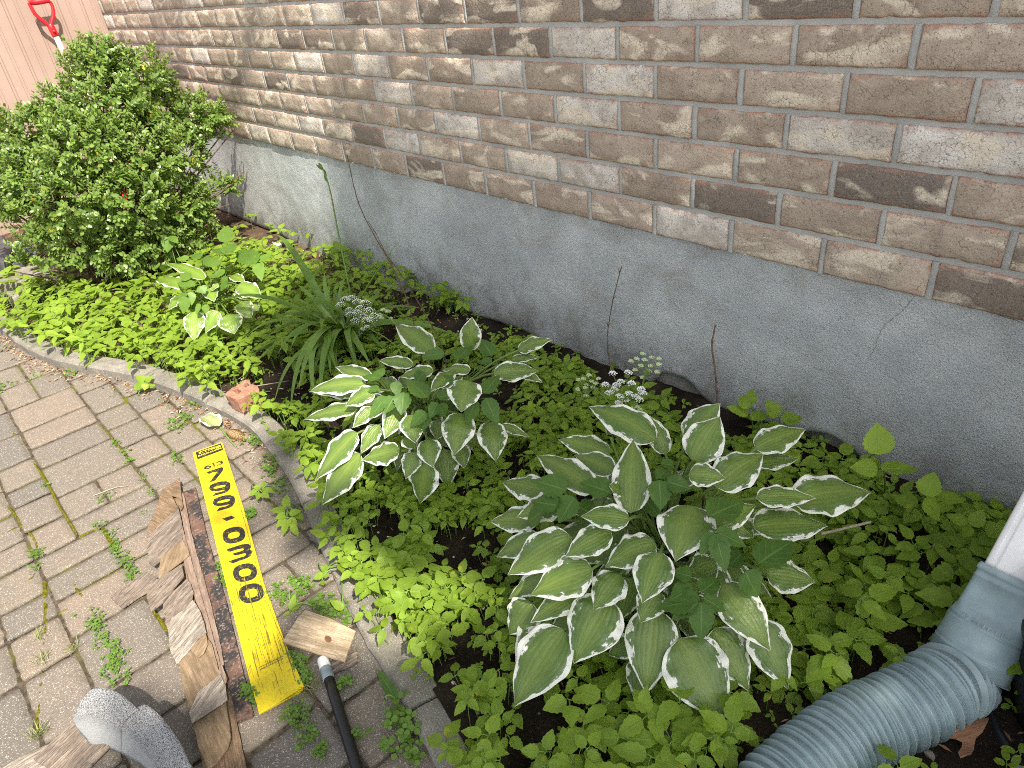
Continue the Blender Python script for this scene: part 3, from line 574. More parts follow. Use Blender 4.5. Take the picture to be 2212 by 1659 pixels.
specs = [('bottom sheet of the yellow plastic sign stack, barely showing', [(463, 128), (452, 140), (505, 335), (605, 735), (738, 1276), (770, 1396)], [(580, 90), (588, 92), (700, 445), (786, 765), (900, 1085), (972, 1287)], .0005),
         ('middle yellow plastic sheet sticking out under the numbered sign', [(463, 132), (454, 142), (510, 335), (610, 735), (742, 1275), (764, 1372)], [(578, 92), (586, 94), (700, 445), (788, 765), (903, 1085), (981, 1276)], .0052)]
for lab, L_, R2, z in specs:
    pl = thing('sign_sheet', lab, 'sign', A2(700, 1300, 0), 'stacked yellow plastic signs')
    plate('sheet', sheet(L_, R2, z=z), z, .0038, MAT['yel'], pl, ang=SGA, bevel=.0006, rnd=.3, zf=lambda x, y: .0012 * nz(x, y, 3, 6))
sg = thing('yellow_sign', 'long yellow plastic sign reading 613 799-0300 lying on the paving', 'sign', A2(700, 760, 0), 'stacked yellow plastic signs')
zw = lambda x, y: .0012 * nz(x, y, 0, 5)
plate('sheet', sheet(L0, R0, z=.0125 - .0), .0125, .0038, MAT['yel'], sg, ang=SGA, bevel=.0006, rnd=.6, zf=zw)
add_flutes(sg, A2(772, 1393, .0125), A2(984, 1262, .0125), .0125, .0038)
def ink(name, loops, cf, mat, z=ZS + .0004, parent=sg):
    me = curve_mesh([[tuple(G(cf(*p), z)[:2]) for p in lp] for lp in loops], .0004)
    bm = bmesh.new(); bm.from_mesh(me)
    xs = [v.co.x for v in bm.verts]
    c = min(xs) + .015
    while c < max(xs): bmesh.ops.bisect_plane(bm, geom=bm.verts[:] + bm.edges[:] + bm.faces[:], plane_co=(c, 0, 0), plane_no=(1, 0, 0)); c += .015
    for v in bm.verts: v.co.z += z + zw(v.co.x, v.co.y) 
    bm.to_mesh(me); bm.free(); grain(me, SGA, .5); me.materials.append(mat); return link(name, me, parent)
def oval(cx, cy, rx, ry, rot=-13, n=40, p=2.5):
    out = []; c, s = math.cos(math.radians(rot)), math.sin(math.radians(rot))
    for i in range(n):
        a = 2 * math.pi * i / n; x = rx * abs(math.cos(a)) ** (2 / p) * np.sign(math.cos(a)); y = ry * abs(math.sin(a)) ** (2 / p) * np.sign(math.sin(a)); out.append((cx + x * c - y * s, cy + x * s + y * c))
    return out
nine_o = [(230, 500), (240, 475), (280, 455), (340, 440), (390, 438), (425, 452), (432, 475), (428, 505), (405, 535), (375, 550), (262, 580), (285, 550), (350, 536), (378, 522), (372, 518), (330, 528), (285, 535), (245, 528), (230, 512)]
nine_h = [(268, 500), (280, 491), (350, 474), (378, 472), (386, 480), (374, 492), (300, 508), (275, 509)]
m9 = lambda l: [((x - 230) * 1.04 + 265, (y - 440) * 1.08 + 572) for x, y in l]
ink('digit', [[(202, 352), (330, 308), (350, 304), (364, 312), (362, 330), (352, 345), (285, 430), (232, 450), (240, 438), (305, 352), (298, 347), (262, 352), (225, 368)]], cB, MAT['ink'])
ink('digit', [nine_o, nine_h], cB, MAT['ink']); ink('digit', [m9(nine_o), m9(nine_h)], cB, MAT['ink'])
ink('dash', [[(352, 792), (442, 764), (472, 784), (392, 814)]], cB, MAT['ink'])
for cx_, cy_, a, b, c, d in [(463, 948, 108, 75, 56, 30), (568, 1303, 114, 83, 58, 36), (628, 1499, 118, 90, 60, 41)]: ink('digit', [oval(cx_, cy_, a, b), oval(cx_, cy_, c, d)], cB, MAT['ink'])
ink('digit', [[(398, 1080), (545, 1035), (600, 1032), (622, 1045), (624, 1065), (614, 1082), (632, 1095), (634, 1115), (622, 1145), (590, 1165), (450, 1217), (412, 1200), (450, 1183), (560, 1150), (580, 1135), (570, 1118), (520, 1132), (475, 1142), (447, 1125), (540, 1098), (558, 1085), (550, 1073), (500, 1082), (430, 1106), (402, 1102)]], cB, MAT['ink'])
ink('digit', [[(385, 820), (400, 795), (450, 762), (540, 728), (548, 743), (475, 768), (445, 786), (480, 775), (545, 765), (576, 775), (572, 803), (540, 835), (480, 858), (420, 864), (385, 848)], [(430, 825), (490, 800), (535, 790), (535, 805), (490, 827), (440, 837)]], cH, MAT['ink'])
ink('digit', [[(580, 718), (600, 703), (655, 690), (682, 780), (645, 797), (625, 722), (600, 730)]], cH, MAT['ink'])
ink('digit', [[(700, 690), (760, 650), (840, 625), (880, 625), (890, 645), (877, 656), (897, 670), (890, 702), (850, 732), (740, 765), (705, 748), (800, 725), (852, 702), (850, 690), (790, 702), (760, 695), (830, 672), (842, 660), (820, 653), (740, 685), (715, 697)]], cH, MAT['ink'])
ink('label_panel', [[(155, 405), (840, 155), (905, 335), (205, 595)]], cH, MAT['ink'])
def text_on(txt, p0, p1, hgt, z, mat, parent, cf, name='lettering', bold=.0):
    cu = bpy.data.curves.new('tmp', 'FONT'); cu.body = txt; cu.size = 1; cu.offset = bold; ob = bpy.data.objects.new('tmp', cu)
    me = bpy.data.meshes.new_from_object(ob); bpy.data.objects.remove(ob); bpy.data.curves.remove(cu)
    a = G(cf(*p0), z); b = G(cf(*p1), z); hh = float(wpx(hgt, a)); co = np.zeros(len(me.vertices) * 3, np.float32); me.vertices.foreach_get('co', co); co = co.reshape(-1, 3)
    x0, x1 = co[:, 0].min(), co[:, 0].max(); u = norm(b - a); v = np.array([-u[1], u[0], 0]); Ln = np.linalg.norm(b - a)
    P = a[None] + u[None] * ((co[:, 0:1] - x0) / (x1 - x0) * Ln) + v[None] * (co[:, 1:2] / .72 * hh); P[:, 2] = z + np.array([zw(p[0], p[1]) for p in P])
    me.vertices.foreach_set('co', P.astype(np.float32).ravel()); grain(me, SGA, .5); me.materials.append(mat); return link(name, me, parent)
text_on('BARRHAVEN', (232, 525), (855, 300), 5.4, ZS + .0011, MAT['ytext'], sg, cH, bold=.02)
text_on('ETTTSS', (248, 450), (685, 295), 8.2, ZS + .0011, MAT['ytext'], sg, cH, bold=.03)
ink('label_block', [[(695, 245), (820, 205), (835, 250), (705, 300)]], cH, MAT['ytext'], ZS + .001)
text_on('www.productioncat.ca', (188, 590), (708, 345), 3.6, ZS + .0008, MAT['ink'], sg, cT, bold=.01); text_on('gfs@productioncat.ca', (215, 635), (702, 395), 3.6, ZS + .0008, MAT['ink'], sg, cT, bold=.01)
g = Geo(); pts = [A2(586 + (972 - 586) * t - 10 + 22 * t - 0, 130 + (1235 - 130) * t, ZS + .0004) for t in np.linspace(0, 1, 110)]
cl = [cA(*q) for q in [(598, 140), (640, 270), (700, 470), (745, 640), (790, 800), (850, 960), (900, 1080), (945, 1240)]]; q = smooth_path([G(p, ZS + .0004) for p in cl], 14)
polytube(g, q, [.0002 + .0007 * abs(math.sin(i * 1.9)) for i in range(len(q))], 4)
for p in g.v: p[:, 2] = p[:, 2] + np.array([zw(a[0], a[1]) for a in p])
g.build('crease_line', m_plain('crease', (.24, .19, .08), .8, .1), sg)

# ------------------------------------------------------------------ wood strips and dark board
W1 = m_wood('veneer_brown', (.20, .135, .085), (.30, .21, .135), (.07, .05, .035)); W2 = m_wood('veneer_grey', (.20, .16, .13), (.33, .27, .22), (.05, .04, .035), 1, .8)
W3 = m_wood('veneer_pale', (.28, .24, .20), (.42, .375, .32), (.08, .065, .055), .8, .8); W4 = m_wood('veneer_ochre', (.22, .155, .095), (.31, .23, .15), (.09, .065, .045), .8, .35); W5 = m_wood('veneer_pink', (.25, .18, .145), (.33, .25, .20), (.13, .09, .07), 1, .4)
def m_rust():
    m = Mt('rusty_board', .75, .35); o = m.obj(); c = m.mix(m.lin(m.noise(o, 17, 4, .6, .7), .46, .56), (.028, .026, .027), (.13, .075, .055)); c = m.mix(m.lin(m.noise(o, 140, 3, .7), .55, .66, 0, .7), c, (.27, .21, .18)); m.col(c); m.bump(m.noise(o, 130, 4, .7), .6, .002); return m.m
W6 = m_rust()
D1 = ang(cA(240, 530), cA(372, 402)); DL = ang(cA(395, 325), cA(600, 1250))
def Pz(pts, z): return [tuple(A2(x, y, z)[:2]) for x, y in pts]
def wood(name, pts, z, t, mat, label, a, zf=None, rnd=None, rough=.0016, cat='wood strip', grp='warped wooden strips piled beside the yellow sign'):
    cx_, cy_ = np.mean([p[0] for p in pts]), np.mean([p[1] for p in pts]); k_ = 1.0 if len(pts) > 14 else 1.07; pts = [(cx_ + (x - cx_) * k_, cy_ + (y - cy_) * k_) for x, y in pts]
    o = plate(name, Pz(pts, z + t), z, t, mat, None, zf=(lambda x, y, f=zf or (lambda x, y, s=z * 77: .0025 * nz(x, y, s, 9)): f(x, y) * .6), ang=a, rnd=rng.random() if rnd is None else rnd, rough=rough, cut=.02, bevel=.0006)
    return tag(o, label, cat, grp)
tag(plate('metal_strip', Pz([(393, 327), (460, 303), (520, 555), (610, 860), (737, 1392), (728, 1402), (652, 1432), (560, 1060)], .012), .001, .011, W6, None, ang=DL, rough=.0006, bevel=.0015), 'dark rusty flat strip between the wood pile and the yellow sign', 'metal strip')
wood('wood_strip', [(378, 268), (398, 330), (440, 520), (520, 800), (560, 990), (590, 1130), (600, 1240), (640, 1340), (708, 1665), (540, 1700), (470, 1400), (400, 1150), (345, 900), (300, 700), (258, 540)], .010, .006, W1, 'long brown wood strip at the bottom of the pile', DL)
wood('wood_strip', [(392, 330), (412, 372), (440, 520), (470, 640), (530, 850), (575, 1040), (590, 1126), (578, 1140), (560, 1060), (500, 860), (450, 690), (420, 560), (398, 440)], .018, .005, W5, 'thin pinkish wood strip along the right side of the pile by the dark metal', DL)
wood('wood_strip', [(340, 350), (362, 372), (400, 500), (440, 650), (470, 760), (520, 930), (560, 1080), (590, 1200), (612, 1238), (600, 1245), (560, 1160), (500, 960), (445, 790), (400, 640), (368, 500)], .024, .005, W5, 'curved thin wood strip running down the middle of the pile', DL)
wood('wood_strip', [(379, 266), (300, 322), (268, 420), (236, 490), (233, 530), (262, 500), (330, 440), (372, 402), (345, 345), (365, 350), (385, 410), (395, 395)], .030, .004, W1, 'brown veneer piece at the pointed top end of the pile', DL + .5, lambda x, y: .004 * nz(x, y, 1, 14))
wood('wood_strip', [(372, 400), (330, 442), (242, 520), (232, 585), (243, 660), (262, 672), (330, 615), (392, 560), (388, 470)], .028, .004, W2, 'grey diagonal grain veneer piece second from the top of the pile', D1, lambda x, y: .005 * nz(x, y, 2, 12))
wood('wood_strip', [(392, 560), (300, 640), (288, 700), (290, 745), (335, 700), (388, 660), (425, 630), (418, 600)], .031, .004, W4, 'ochre streaked veneer piece in the middle of the pile', D1 + .5)
wood('wood_strip', [(388, 680), (300, 740), (240, 765), (231, 830), (251, 893), (268, 880), (305, 850), (365, 772), (398, 735)], .038, .005, W2, 'dark weathered veneer piece with a cut corner sticking out left of the pile', D1 - .05, lambda x, y: .003 * nz(x, y, 4, 12), .9)
wood('wood_strip', [(60, 828), (72, 842), (112, 876), (180, 830), (262, 782), (270, 740), (212, 716)], .003, .006, W2, 'short wood strip lying apart to the left of the pile', D1 - .1, lambda x, y: 0, .2)
wood('wood_strip', [(418, 752), (365, 800), (312, 832), (310, 885), (330, 975), (362, 928), (440, 845), (447, 812), (434, 772)], .033, .004, W2, 'brown grey veneer piece just above the silvery piece', D1, lambda x, y: .004 * nz(x, y, 6, 12), .4)
wood('wood_strip', [(446, 856), (400, 905), (352, 935), (332, 978), (345, 1080), (374, 1146), (398, 1112), (440, 1075), (470, 1030), (507, 1004), (498, 960), (478, 905)], .041, .004, W3, 'silvery pale curled veneer piece in the pile', D1, lambda x, y: .006 * nz(x, y, 8, 10), .5)
wood('wood_strip', [(505, 1012), (470, 1050), (436, 1082), (382, 1146), (400, 1250), (440, 1400), (470, 1530), (500, 1670), (560, 1630), (612, 1560), (629, 1500), (622, 1440), (600, 1300), (572, 1180), (540, 1060)], .033, .006, W4, 'large orange brown veneer piece at the lower end of the pile', DL + .15, lambda x, y: .008 * nz(x, y, 9, 7))
wood('wood_strip', [(507, 1008), (478, 1040), (440, 1082), (455, 1100), (478, 1118), (500, 1100), (517, 1060), (514, 1030)], .044, .003, W4, 'small torn flake of ochre veneer above the orange brown piece', D1 + .2)
wood('wood_strip', [(577, 1212), (478, 1292), (438, 1388), (450, 1434), (520, 1388), (608, 1328), (600, 1262)], .044, .003, W3, 'light rectangular veneer flake lying on the orange brown piece', D1, lambda x, y: .004 * nz(x, y, 3, 10), .8)
wood('wood_strip', [(575, 1165), (582, 1225), (606, 1244), (612, 1228), (590, 1165)], .038, .003, W5, 'tiny pink splinter at the right edge of the pile', DL)
c5 = crop(0, 2300, 1.4747)
def wood5(pts, z, t, mat, label, a, rnd): return tag(plate('wood_strip', [tuple(G(c5(*p), z + t)[:2]) for p in pts], z, t, mat, None, ang=a, rnd=rnd, rough=.0012, bevel=.0008, cut=.03), label, 'wood strip')
wood5([(430, 868), (540, 905), (640, 1010), (480, 1170), (370, 1165), (262, 1120), (200, 1082)], .012, .007, W2, 'brown streaked wood board end under the grey roofing strip', ang(c5(200, 1085), c5(430, 870)), .7)
wood5([(300, 995), (270, 1120), (100, 1230), (-120, 1330), (-150, 1240), (60, 1110), (265, 1005)], .001, .009, W3, 'pale thin board under the brown one in the bottom left corner', ang(c5(60, 1120), c5(265, 1005)), .4)
c2b = crop(900, 2300, 2.148)
def wood2(pts, z, t, mat, label, a, rnd, zf): return tag(plate('plywood_piece', [tuple(G(c2b(*p), z + t)[:2]) for p in pts], z, t, mat, None, ang=a, rnd=rnd, rough=.0009, bevel=.001, cut=.02, zf=zf), label, 'wood piece')
MP = m_wood('plywood_pale', (.42, .32, .21), (.58, .46, .32), (.14, .10, .065), .6, .45)
wood2([(885, 765), (960, 722), (1125, 640), (1137, 742), (1040, 792), (915, 842)], .003, .006, W2, 'small narrow wood offcut poking out from under the plywood square', ang(c2b(885, 765), c2b(1125, 640)), .3, None)
ply = wood2([(497, 570), (560, 470), (625, 370), (690, 300), (900, 372), (1118, 482), (1070, 600), (1024, 732), (800, 668), (640, 612)], .020, .008, MP, 'square offcut of knotty plywood lying by the black pole', ang(c2b(497, 570), c2b(1020, 730)), .6, lambda x, y: .10 * (y + 1.36) * 0)
g = Geo(); kc = G(c2b(885, 550), .0285); V = [kc] ; n = 18
for rr in (.004, .009):
    for i in range(n): a = 2 * math.pi * i / n; V.append(kc + np.array([rr * 1.3 * math.cos(a) , rr * .75 * math.sin(a), -.0001]))
g.add(V, [np.array([[0, 1 + i, 1 + (i + 1) % n] for i in range(n)]), np.array([[1 + i, 1 + n + i, 1 + n + (i + 1) % n, 1 + (i + 1) % n] for i in range(n)])]); g.build('knot', m_plain('knot', (.26, .135, .07), .8, .2, .5, 300, .5), ply)

# ------------------------------------------------------------------ black pole with white tape
pp = thing('pole', 'black round pole with white taped end leaning out of the bottom of the picture', 'pole', G((695, 1420), 0))
e0, e1 = G((697, 1424), .0125), G((786, 1706), .0125); dd = norm(e1 - e0); R0_ = .0117
g = Geo(); polytube(g, [e0 + dd * t for t in (.055, .1, .2, .3, .36)], R0_, 20); g.build('shaft', m_plain('black_plastic', (.012, .012, .013), .38, .5, .3, 200, .3), pp)
g = Geo(); polytube(g, [e0 - dd * .002, e0, e0 + dd * .004, e0 + dd * .028], [.009, R0_ + .0006, R0_ + .0009, R0_ + .0009], 20); g.build('end_cap', m_plain('white_tape', (.62, .64, .62), .5, .4, .15), pp)
g = Geo(); polytube(g, [e0 + dd * .0281, e0 + dd * .03, e0 + dd * .058, e0 + dd * .06], [R0_ + .0006, R0_ + .0012, R0_ + .0012, R0_ + .0002], 20); g.build('tape_band', m_plain('blue_grey_tape', (.26, .33, .36), .5, .4, .4, 60, .4), pp)

# ------------------------------------------------------------------ curled grey roofing strip
c4 = crop(300, 2650, 3.16)
def m_granule():
    m = Mt('roof_granules', .95, .15); o = m.obj(); s = m.noise(o, 560, 2, .8); k = m.lin(m.attr('lu'), .2, .8)
    c = m.mix(m.lin(s, .40, .60), (.04, .043, .047), (.40, .405, .41)); c = m.mix(m.math('MULTIPLY', k, .8), c, m.mix(m.lin(s, .35, .6), (.30, .32, .325), (.40, .42, .425)))
    m.col(c); m.bump(s, .9, .002); return m.m
g = Geo()
def ribbon(A_, B_, C_, n):
    f = lambda l, zz: smooth_path([G(c4(x, y), z) for (x, y), z in zip(l, zz)], 5)
    mA, mB, mC = f(A_[0], A_[1]), f(B_[0], B_[1]), f(C_[0], C_[1])
    t = np.linspace(0, 1, n + 1)
    def rs(P):
        s = np.concatenate([[0], np.cumsum(np.linalg.norm(np.diff(P, axis=0), axis=1))]); s /= s[-1]; return np.stack([np.interp(t, s, P[:, k]) for k in range(3)], 1)
    a, b, c = rs(mA), rs(mB), rs(mC); rows = []; lu = []; m = 14
    for j in range(m + 1):
        q = j / m
        if q <= .5: P = a + (b - a) * (q / .5); P = P + np.array([0, 0, .008]) * math.sin(q / .5 * math.pi); l = q * .5
        else: w = (q - .5) / .5; P = b + (c - b) * w; l = .4 + w
        rows.append(P); lu.append(min(1, l))
    F = np.stack(rows, 1); n1 = m + 1
    dn = np.zeros_like(F); du = np.gradient(F, axis=0); dv = np.gradient(F, axis=1); nn = norm(np.cross(du, dv)); F = F + .0012 * np.array([[nz(*p, 90) for p in r] for r in F])[..., None] * nn
    Bk = F - nn * .005; k = F.shape[0] * n1; LU = np.broadcast_to(np.array(lu)[None], F.shape[:2]).ravel()
    f0 = gridf(n, m); g.add(np.concatenate([F.reshape(-1, 3), Bk.reshape(-1, 3)]), [f0, f0[:, ::-1] + k,
        np.array([[i * n1, i * n1 + k, (i + 1) * n1 + k, (i + 1) * n1] for i in range(n)]), np.array([[i * n1 + m, (i + 1) * n1 + m, (i + 1) * n1 + m + k, i * n1 + m + k] for i in range(n)]),
        np.array([[j, j + 1, j + 1 + k, j + k] for j in range(m)]), np.array([[n * n1 + j, n * n1 + j + k, n * n1 + j + 1 + k, n * n1 + j + 1] for j in range(m)])], lu=np.concatenate([LU, LU]))
ribbon(([(165, 440), (250, 345), (350, 322), (450, 345), (560, 390), (640, 440), (730, 520), (822, 600)], [.145, .155, .16, .16, .16, .158, .156, .153]),
       ([(5, 680), (60, 650), (180, 625), (290, 655), (400, 695), (500, 750), (560, 800), (602, 835)], [.10, .115, .125, .125, .123, .12, .115, .11]),
       ([(2, 720), (90, 860), (180, 960), (245, 1055), (330, 1045), (400, 1040), (500, 1085), (610, 1130)], [.085, .05, .025, .004, .004, .004, .004, .004]), 60)
ribbon(([(872, 548), (950, 562), (1050, 640), (1130, 720), (1230, 850), (1300, 950), (1380, 1090), (1450, 1250), (1530, 1400), (1650, 1700)], [.15, .153, .153, .152, .15, .148, .146, .144, .142, .138]),
       ([(604, 800), (700, 830), (800, 920), (870, 1010), (950, 1120), (1020, 1200), (1080, 1320), (1150, 1450), (1210, 1580), (1280, 1750)], [.115, .115, .115, .113, .11, .108, .106, .104, .102, .1]),
       ([(612, 1128), (700, 1180), (780, 1220), (850, 1260), (920, 1310), (980, 1350), (1040, 1400), (1100, 1500), (1160, 1650), (1220, 1800)], [.004] * 10), 70)
tag(g.build('roofing_strip', m_granule()), 'curled grey granular roofing strip standing on edge at the bottom left', 'roofing strip')

# ------------------------------------------------------------------ broken red brick, fallen leaf, cone
cK = crop(780, 1440, 2.38)
def KB(pts, z=.1): return [tuple(G(cK(*p), z)[:2]) for p in pts]
def rough_prism(loops, z0, z1, mat, name, amp=.0016):
    me = curve_mesh(loops, z1 - z0, .0015); bm = bmesh.new(); bm.from_mesh(me)
    for k in range(1, 9): bmesh.ops.bisect_plane(bm, geom=bm.verts[:] + bm.edges[:] + bm.faces[:], plane_co=(0, 0, -(z1 - z0) / 2 + (z1 - z0) * k / 9), plane_no=(0, 0, 1))
    xs = [v.co.x for v in bm.verts]; ys = [v.co.y for v in bm.verts]
    for ax, arr in ((0, xs), (1, ys)):
        c = min(arr) + .006
        while c < max(arr): bmesh.ops.bisect_plane(bm, geom=bm.verts[:] + bm.edges[:] + bm.faces[:], plane_co=(c, 0, 0) if ax == 0 else (0, c, 0), plane_no=(1, 0, 0) if ax == 0 else (0, 1, 0)); c += .006
    for v in bm.verts:
        x, y, z = v.co; s = 1 - .12 * (.5 - z / (z1 - z0)); cx_, cy_ = np.mean(xs), np.mean(ys)
        v.co = Vector((cx_ + (x - cx_) * s + amp * nz(x, y, z, 90) * 1.6, cy_ + (y - cy_) * s + amp * nz(x, z, y + 5, 90) * 1.6, z + (z0 + z1) / 2 + amp * nz(x, y, z + 3, 70) * 1.5 + .004 * nz(x, y, 1, 30)))
    bm.to_mesh(me); bm.free(); me.materials.append(mat); me.name = name; return link(name, me)
def m_red():
    m = Mt('red_brick', .92, .15); o = m.obj(); c = m.mix(m.lin(m.noise(o, 30, 4, .6), .38, .62), (.26, .125, .085), (.37, .19, .13)); c = m.mix(m.lin(m.noise(o, 220, 3, .7), .56, .7, 0, .7), c, (.50, .30, .20)); c = m.mix(m.lin(m.noise(o, 26, 3, .6), .54, .66, 0, .55), c, (.27, .20, .16)); m.col(c); m.bump(m.noise(o, 240, 4, .7), .9, .003); return m.m
tag(rough_prism([KB([(288, 325), (350, 278), (430, 225), (480, 190), (514, 196), (528, 228), (560, 240), (596, 252), (612, 300), (604, 330), (560, 300), (540, 292), (520, 318), (470, 345), (402, 378), (340, 352)]), KB([(352, 299), (392, 268), (450, 294), (410, 330)]), KB([(448, 246), (492, 208), (522, 240), (484, 268)])], .036, .102, m_red(), 'broken_brick'), 'broken red brick piece with square holes sitting on the kerb', 'brick')
fl = thing('fallen_leaf', 'plucked pale hosta leaf with its stalk lying on the paving near the pine cone', 'leaf', G(cK(225, 630), 0))
g = Geo(); leaf_batch(g, G(cK(232, 628), .02), G(cK(45, 548), .008), wpx(38, G(cK(130, 560))), [0.15, 0, 1], .12, 14, 8, 'hosta', .35, .09, 2.5, rnd=.3); g.build('blade', MAT['hosta3'], fl)
g = Geo(); polytube(g, smooth_path([G(cK(*p), .004) for p in [(205, 610), (232, 632), (290, 710), (345, 780), (392, 822)]], 5), [.0032] * 21, 8); g.build('stalk', MAT['petiole'], fl)
g = Geo(); ca, cb = G(cK(300, 676), .016), G(cK(458, 738), .016); ax_ = norm(cb - ca); ln = np.linalg.norm(cb - ca); s1 = norm(np.cross(ax_, [0, 0, 1])); s2 = np.cross(s1, ax_); polytube(g, [ca + ax_ * ln * t for t in np.linspace(.02, .98, 9)], [.003 + .012 * math.sin(math.pi * (.08 + .84 * t)) for t in np.linspace(0, 1, 9)], 12)
for i in range(150):
    t = (i + .5) / 150; a = i * 2.399; rr = .004 + .0145 * math.sin(math.pi * (.06 + .86 * t)); dr = s1 * math.cos(a) + s2 * math.sin(a); b = ca + ax_ * ln * t + dr * rr * .75
    leaf_batch(g, b, b + dr * .005 + ax_ * .009, .0085, dr, .15, 3, 2, 'oval', -.2)
tag(g.build('pine_cone', m_plain('cone_scale', (.48, .34, .17), .8, .2, .35, 200, .4)), 'tan pine cone lying on the paving above the yellow sign', 'pine cone')

# ------------------------------------------------------------------ downspout, connector and corrugated hose
c7 = crop(3000, 2000, 1.547)
TT = G(c7(1640, 482), .235); BB = G(c7(1352, 1004), .088); ax_ = norm(BB - TT); LL = np.linalg.norm(BB - TT)
ex = norm(np.array([1.0, 0, 0]) - ax_ * ax_[0]); ey = np.cross(ex, ax_)
blue = m_plain('blue_grey_plastic', (.30, .395, .42), .38, .5, .25, 160, .15, .001); whitep = m_plain('white_metal', (.74, .74, .74), .35, .5, .06, 40, .1)
def sup(rx, ry, p, n=64):
    a = np.linspace(0, 2 * math.pi, n, endpoint=False); c, s = np.cos(a), np.sin(a); return np.sign(c) * np.abs(c) ** (2 / p) * rx, np.sign(s) * np.abs(s) ** (2 / p) * ry
def loft(g, rings, cap=False):
    n = len(rings[0]); V = np.concatenate(rings); F = np.array([[i * n + j, i * n + (j + 1) % n, (i + 1) * n + (j + 1) % n, (i + 1) * n + j] for i in range(len(rings) - 1) for j in range(n)]); g.add(V, F)
ad = thing('drain_hose', 'blue grey corrugated drain hose with adapter on the white downspout', 'hose', BB)
g = Geo(); rings = []
for t, rx, ry, p in [(-.02, .055, .040, 9), (0, .0575, .043, 9), (.02, .0585, .044, 9), (.05, .0585, .044, 9), (.06, .0560, .0415, 9), (.12, .0560, .0415, 9), (.125, .0575, .043, 9), (.13, .056, .0415, 9), (.42, .058, .0435, 8), (.46, .059, .047, 5), (.50, .0625, .055, 3), (.56, .0655, .062, 2.3), (.575, .067, .064, 2.1), (.58, .066, .064, 2), (.60, .066, .065, 2), (.605, .067, .066, 2), (.615, .0668, .066, 2), (.82, .068, .068, 2), (.825, .0695, .0695, 2), (.835, .0685, .0685, 2), (.87, .0685, .0685, 2), (.875, .0700, .070, 2), (.885, .0688, .0688, 2), (1.0, .0695, .0695, 2), (1.01, .068, .068, 2), (1.0, .064, .064, 2), (.9, .062, .062, 2)]:
    a, b = sup(rx, ry, p); rings.append(TT + ax_ * LL * t + a[:, None] * ex + b[:, None] * ey)
loft(g, rings); g.build('adapter', blue, ad)
cu = bpy.data.curves.new('tmp', 'FONT'); cu.body = '2X3 CUT LINE'; cu.size = 1; cu.extrude = .03; ob = bpy.data.objects.new('tmp', cu); me = bpy.data.meshes.new_from_object(ob); bpy.data.objects.remove(ob); bpy.data.curves.remove(cu)
co = np.zeros(len(me.vertices) * 3, np.float32); me.vertices.foreach_get('co', co); co = co.reshape(-1, 3); x0, x1 = co[:, 0].min(), co[:, 0].max()
sgn = -1.0 if ((np.cross(ax_, ex)) @ (CAMP - TT)) < 0 else 1.0
phi = (co[:, 0] - x0) / (x1 - x0) * 1.75 - .93; up_ = ey if (ey @ (CAMP - TT)) > 0 else -ey
Pp = TT[None] + ax_[None] * (LL * .568 - co[:, 1:2] * .0125)+ (np.sin(phi)[:, None] * ex + np.cos(phi)[:, None] * up_) * (.0655 + co[:, 2:3] * .01); me.vertices.foreach_set('co', Pp.astype(np.float32).ravel()); me.materials.append(blue); link('raised_lettering', me, ad)
hp = smooth_path([BB - ax_ * .01, BB + ax_ * .03] + [G(c7(*p), z) for p, z in [((1205, 1140), .082), ((1060, 1235), .078), ((900, 1310), .075), ((740, 1385), .073), ((618, 1447), .073), ((500, 1535), .071), ((375, 1632), .071), ((265, 1732), .071), ((125, 1868), .071), ((-50, 2040), .071), ((-200, 2190), .071)]], 12)
sL = np.concatenate([[0], np.cumsum(np.linalg.norm(np.diff(hp, axis=0), axis=1))]); g = Geo(); rings = []; s = 0.0; seq = []
pat = [.020, .024, .006, .012, .010, .008, .012, .019, .006, .005, .020, .018, .006, .005, .006, .019, .018, .006, .005, .018, .018, .006, .005, .012, .016, .017, .006, .018, .017, .006, .005, .017, .018, .018, .006, .018, .017, .017, .006, .017, .018]; i = 0
while s < sL[-1] - .03:
    pch = pat[i % len(pat)]; r1 = .0715 + rng.uniform(-.0014, .0014); r0 = .0585 if pch > .01 else .064
    for f, r in ((0, r0), (.10, r0), (.16, r0 + .004), (.70, r1 - .004), (.86, r1), (.93, r1)): seq.append((s + f * pch, r))
    s += pch; i += 1
for s, r in seq:
    p = np.array([np.interp(s, sL, hp[:, k]) for k in range(3)]); q = np.array([np.interp(min(s + .03, sL[-1]), sL, hp[:, k]) for k in range(3)]); q0 = np.array([np.interp(max(s - .03, 0), sL, hp[:, k]) for k in range(3)]); t = norm(q - q0)
    t = norm(t + .05 * np.array([math.sin(s * 37), math.cos(s * 29), math.sin(s * 23)])); e1_ = norm(np.cross(t, [0, 0, 1])); e2_ = np.cross(e1_, t); a, b = sup(r, r, 2); rings.append(p + a[:, None] * e1_ + b[:, None] * e2_)
loft(g, rings); g.build('corrugated_tube', blue, ad)
dsp = thing('downspout', 'white ribbed metal downspout entering the blue grey adapter', 'downspout', TT)
g = Geo(); n = 96; aa = np.linspace(0, 2 * math.pi, n, endpoint=False); a, b = sup(.050, .0355, 10, n); rib = np.where(np.abs(a) < .040, .0022 * (np.cos(a / .0085 * math.pi) > 0), 0); b2 = b - np.sign(b) * rib
top = TT - ax_ * .36; rings = [TT + ax_ * .03 + a[:, None] * ex + b2[:, None] * ey] + [TT - ax_ * k + a[:, None] * ex + b2[:, None] * ey for k in (.1, .2, .3, .36)]
for k in (.1, .3, .8, 1.8): rings.append(top + np.array([0, .04, k]) + a[:, None] * np.array([1., 0, 0]) + b2[:, None] * np.array([0, -1.0 if ey[2] > 0 else 1.0, 0]) * (1))
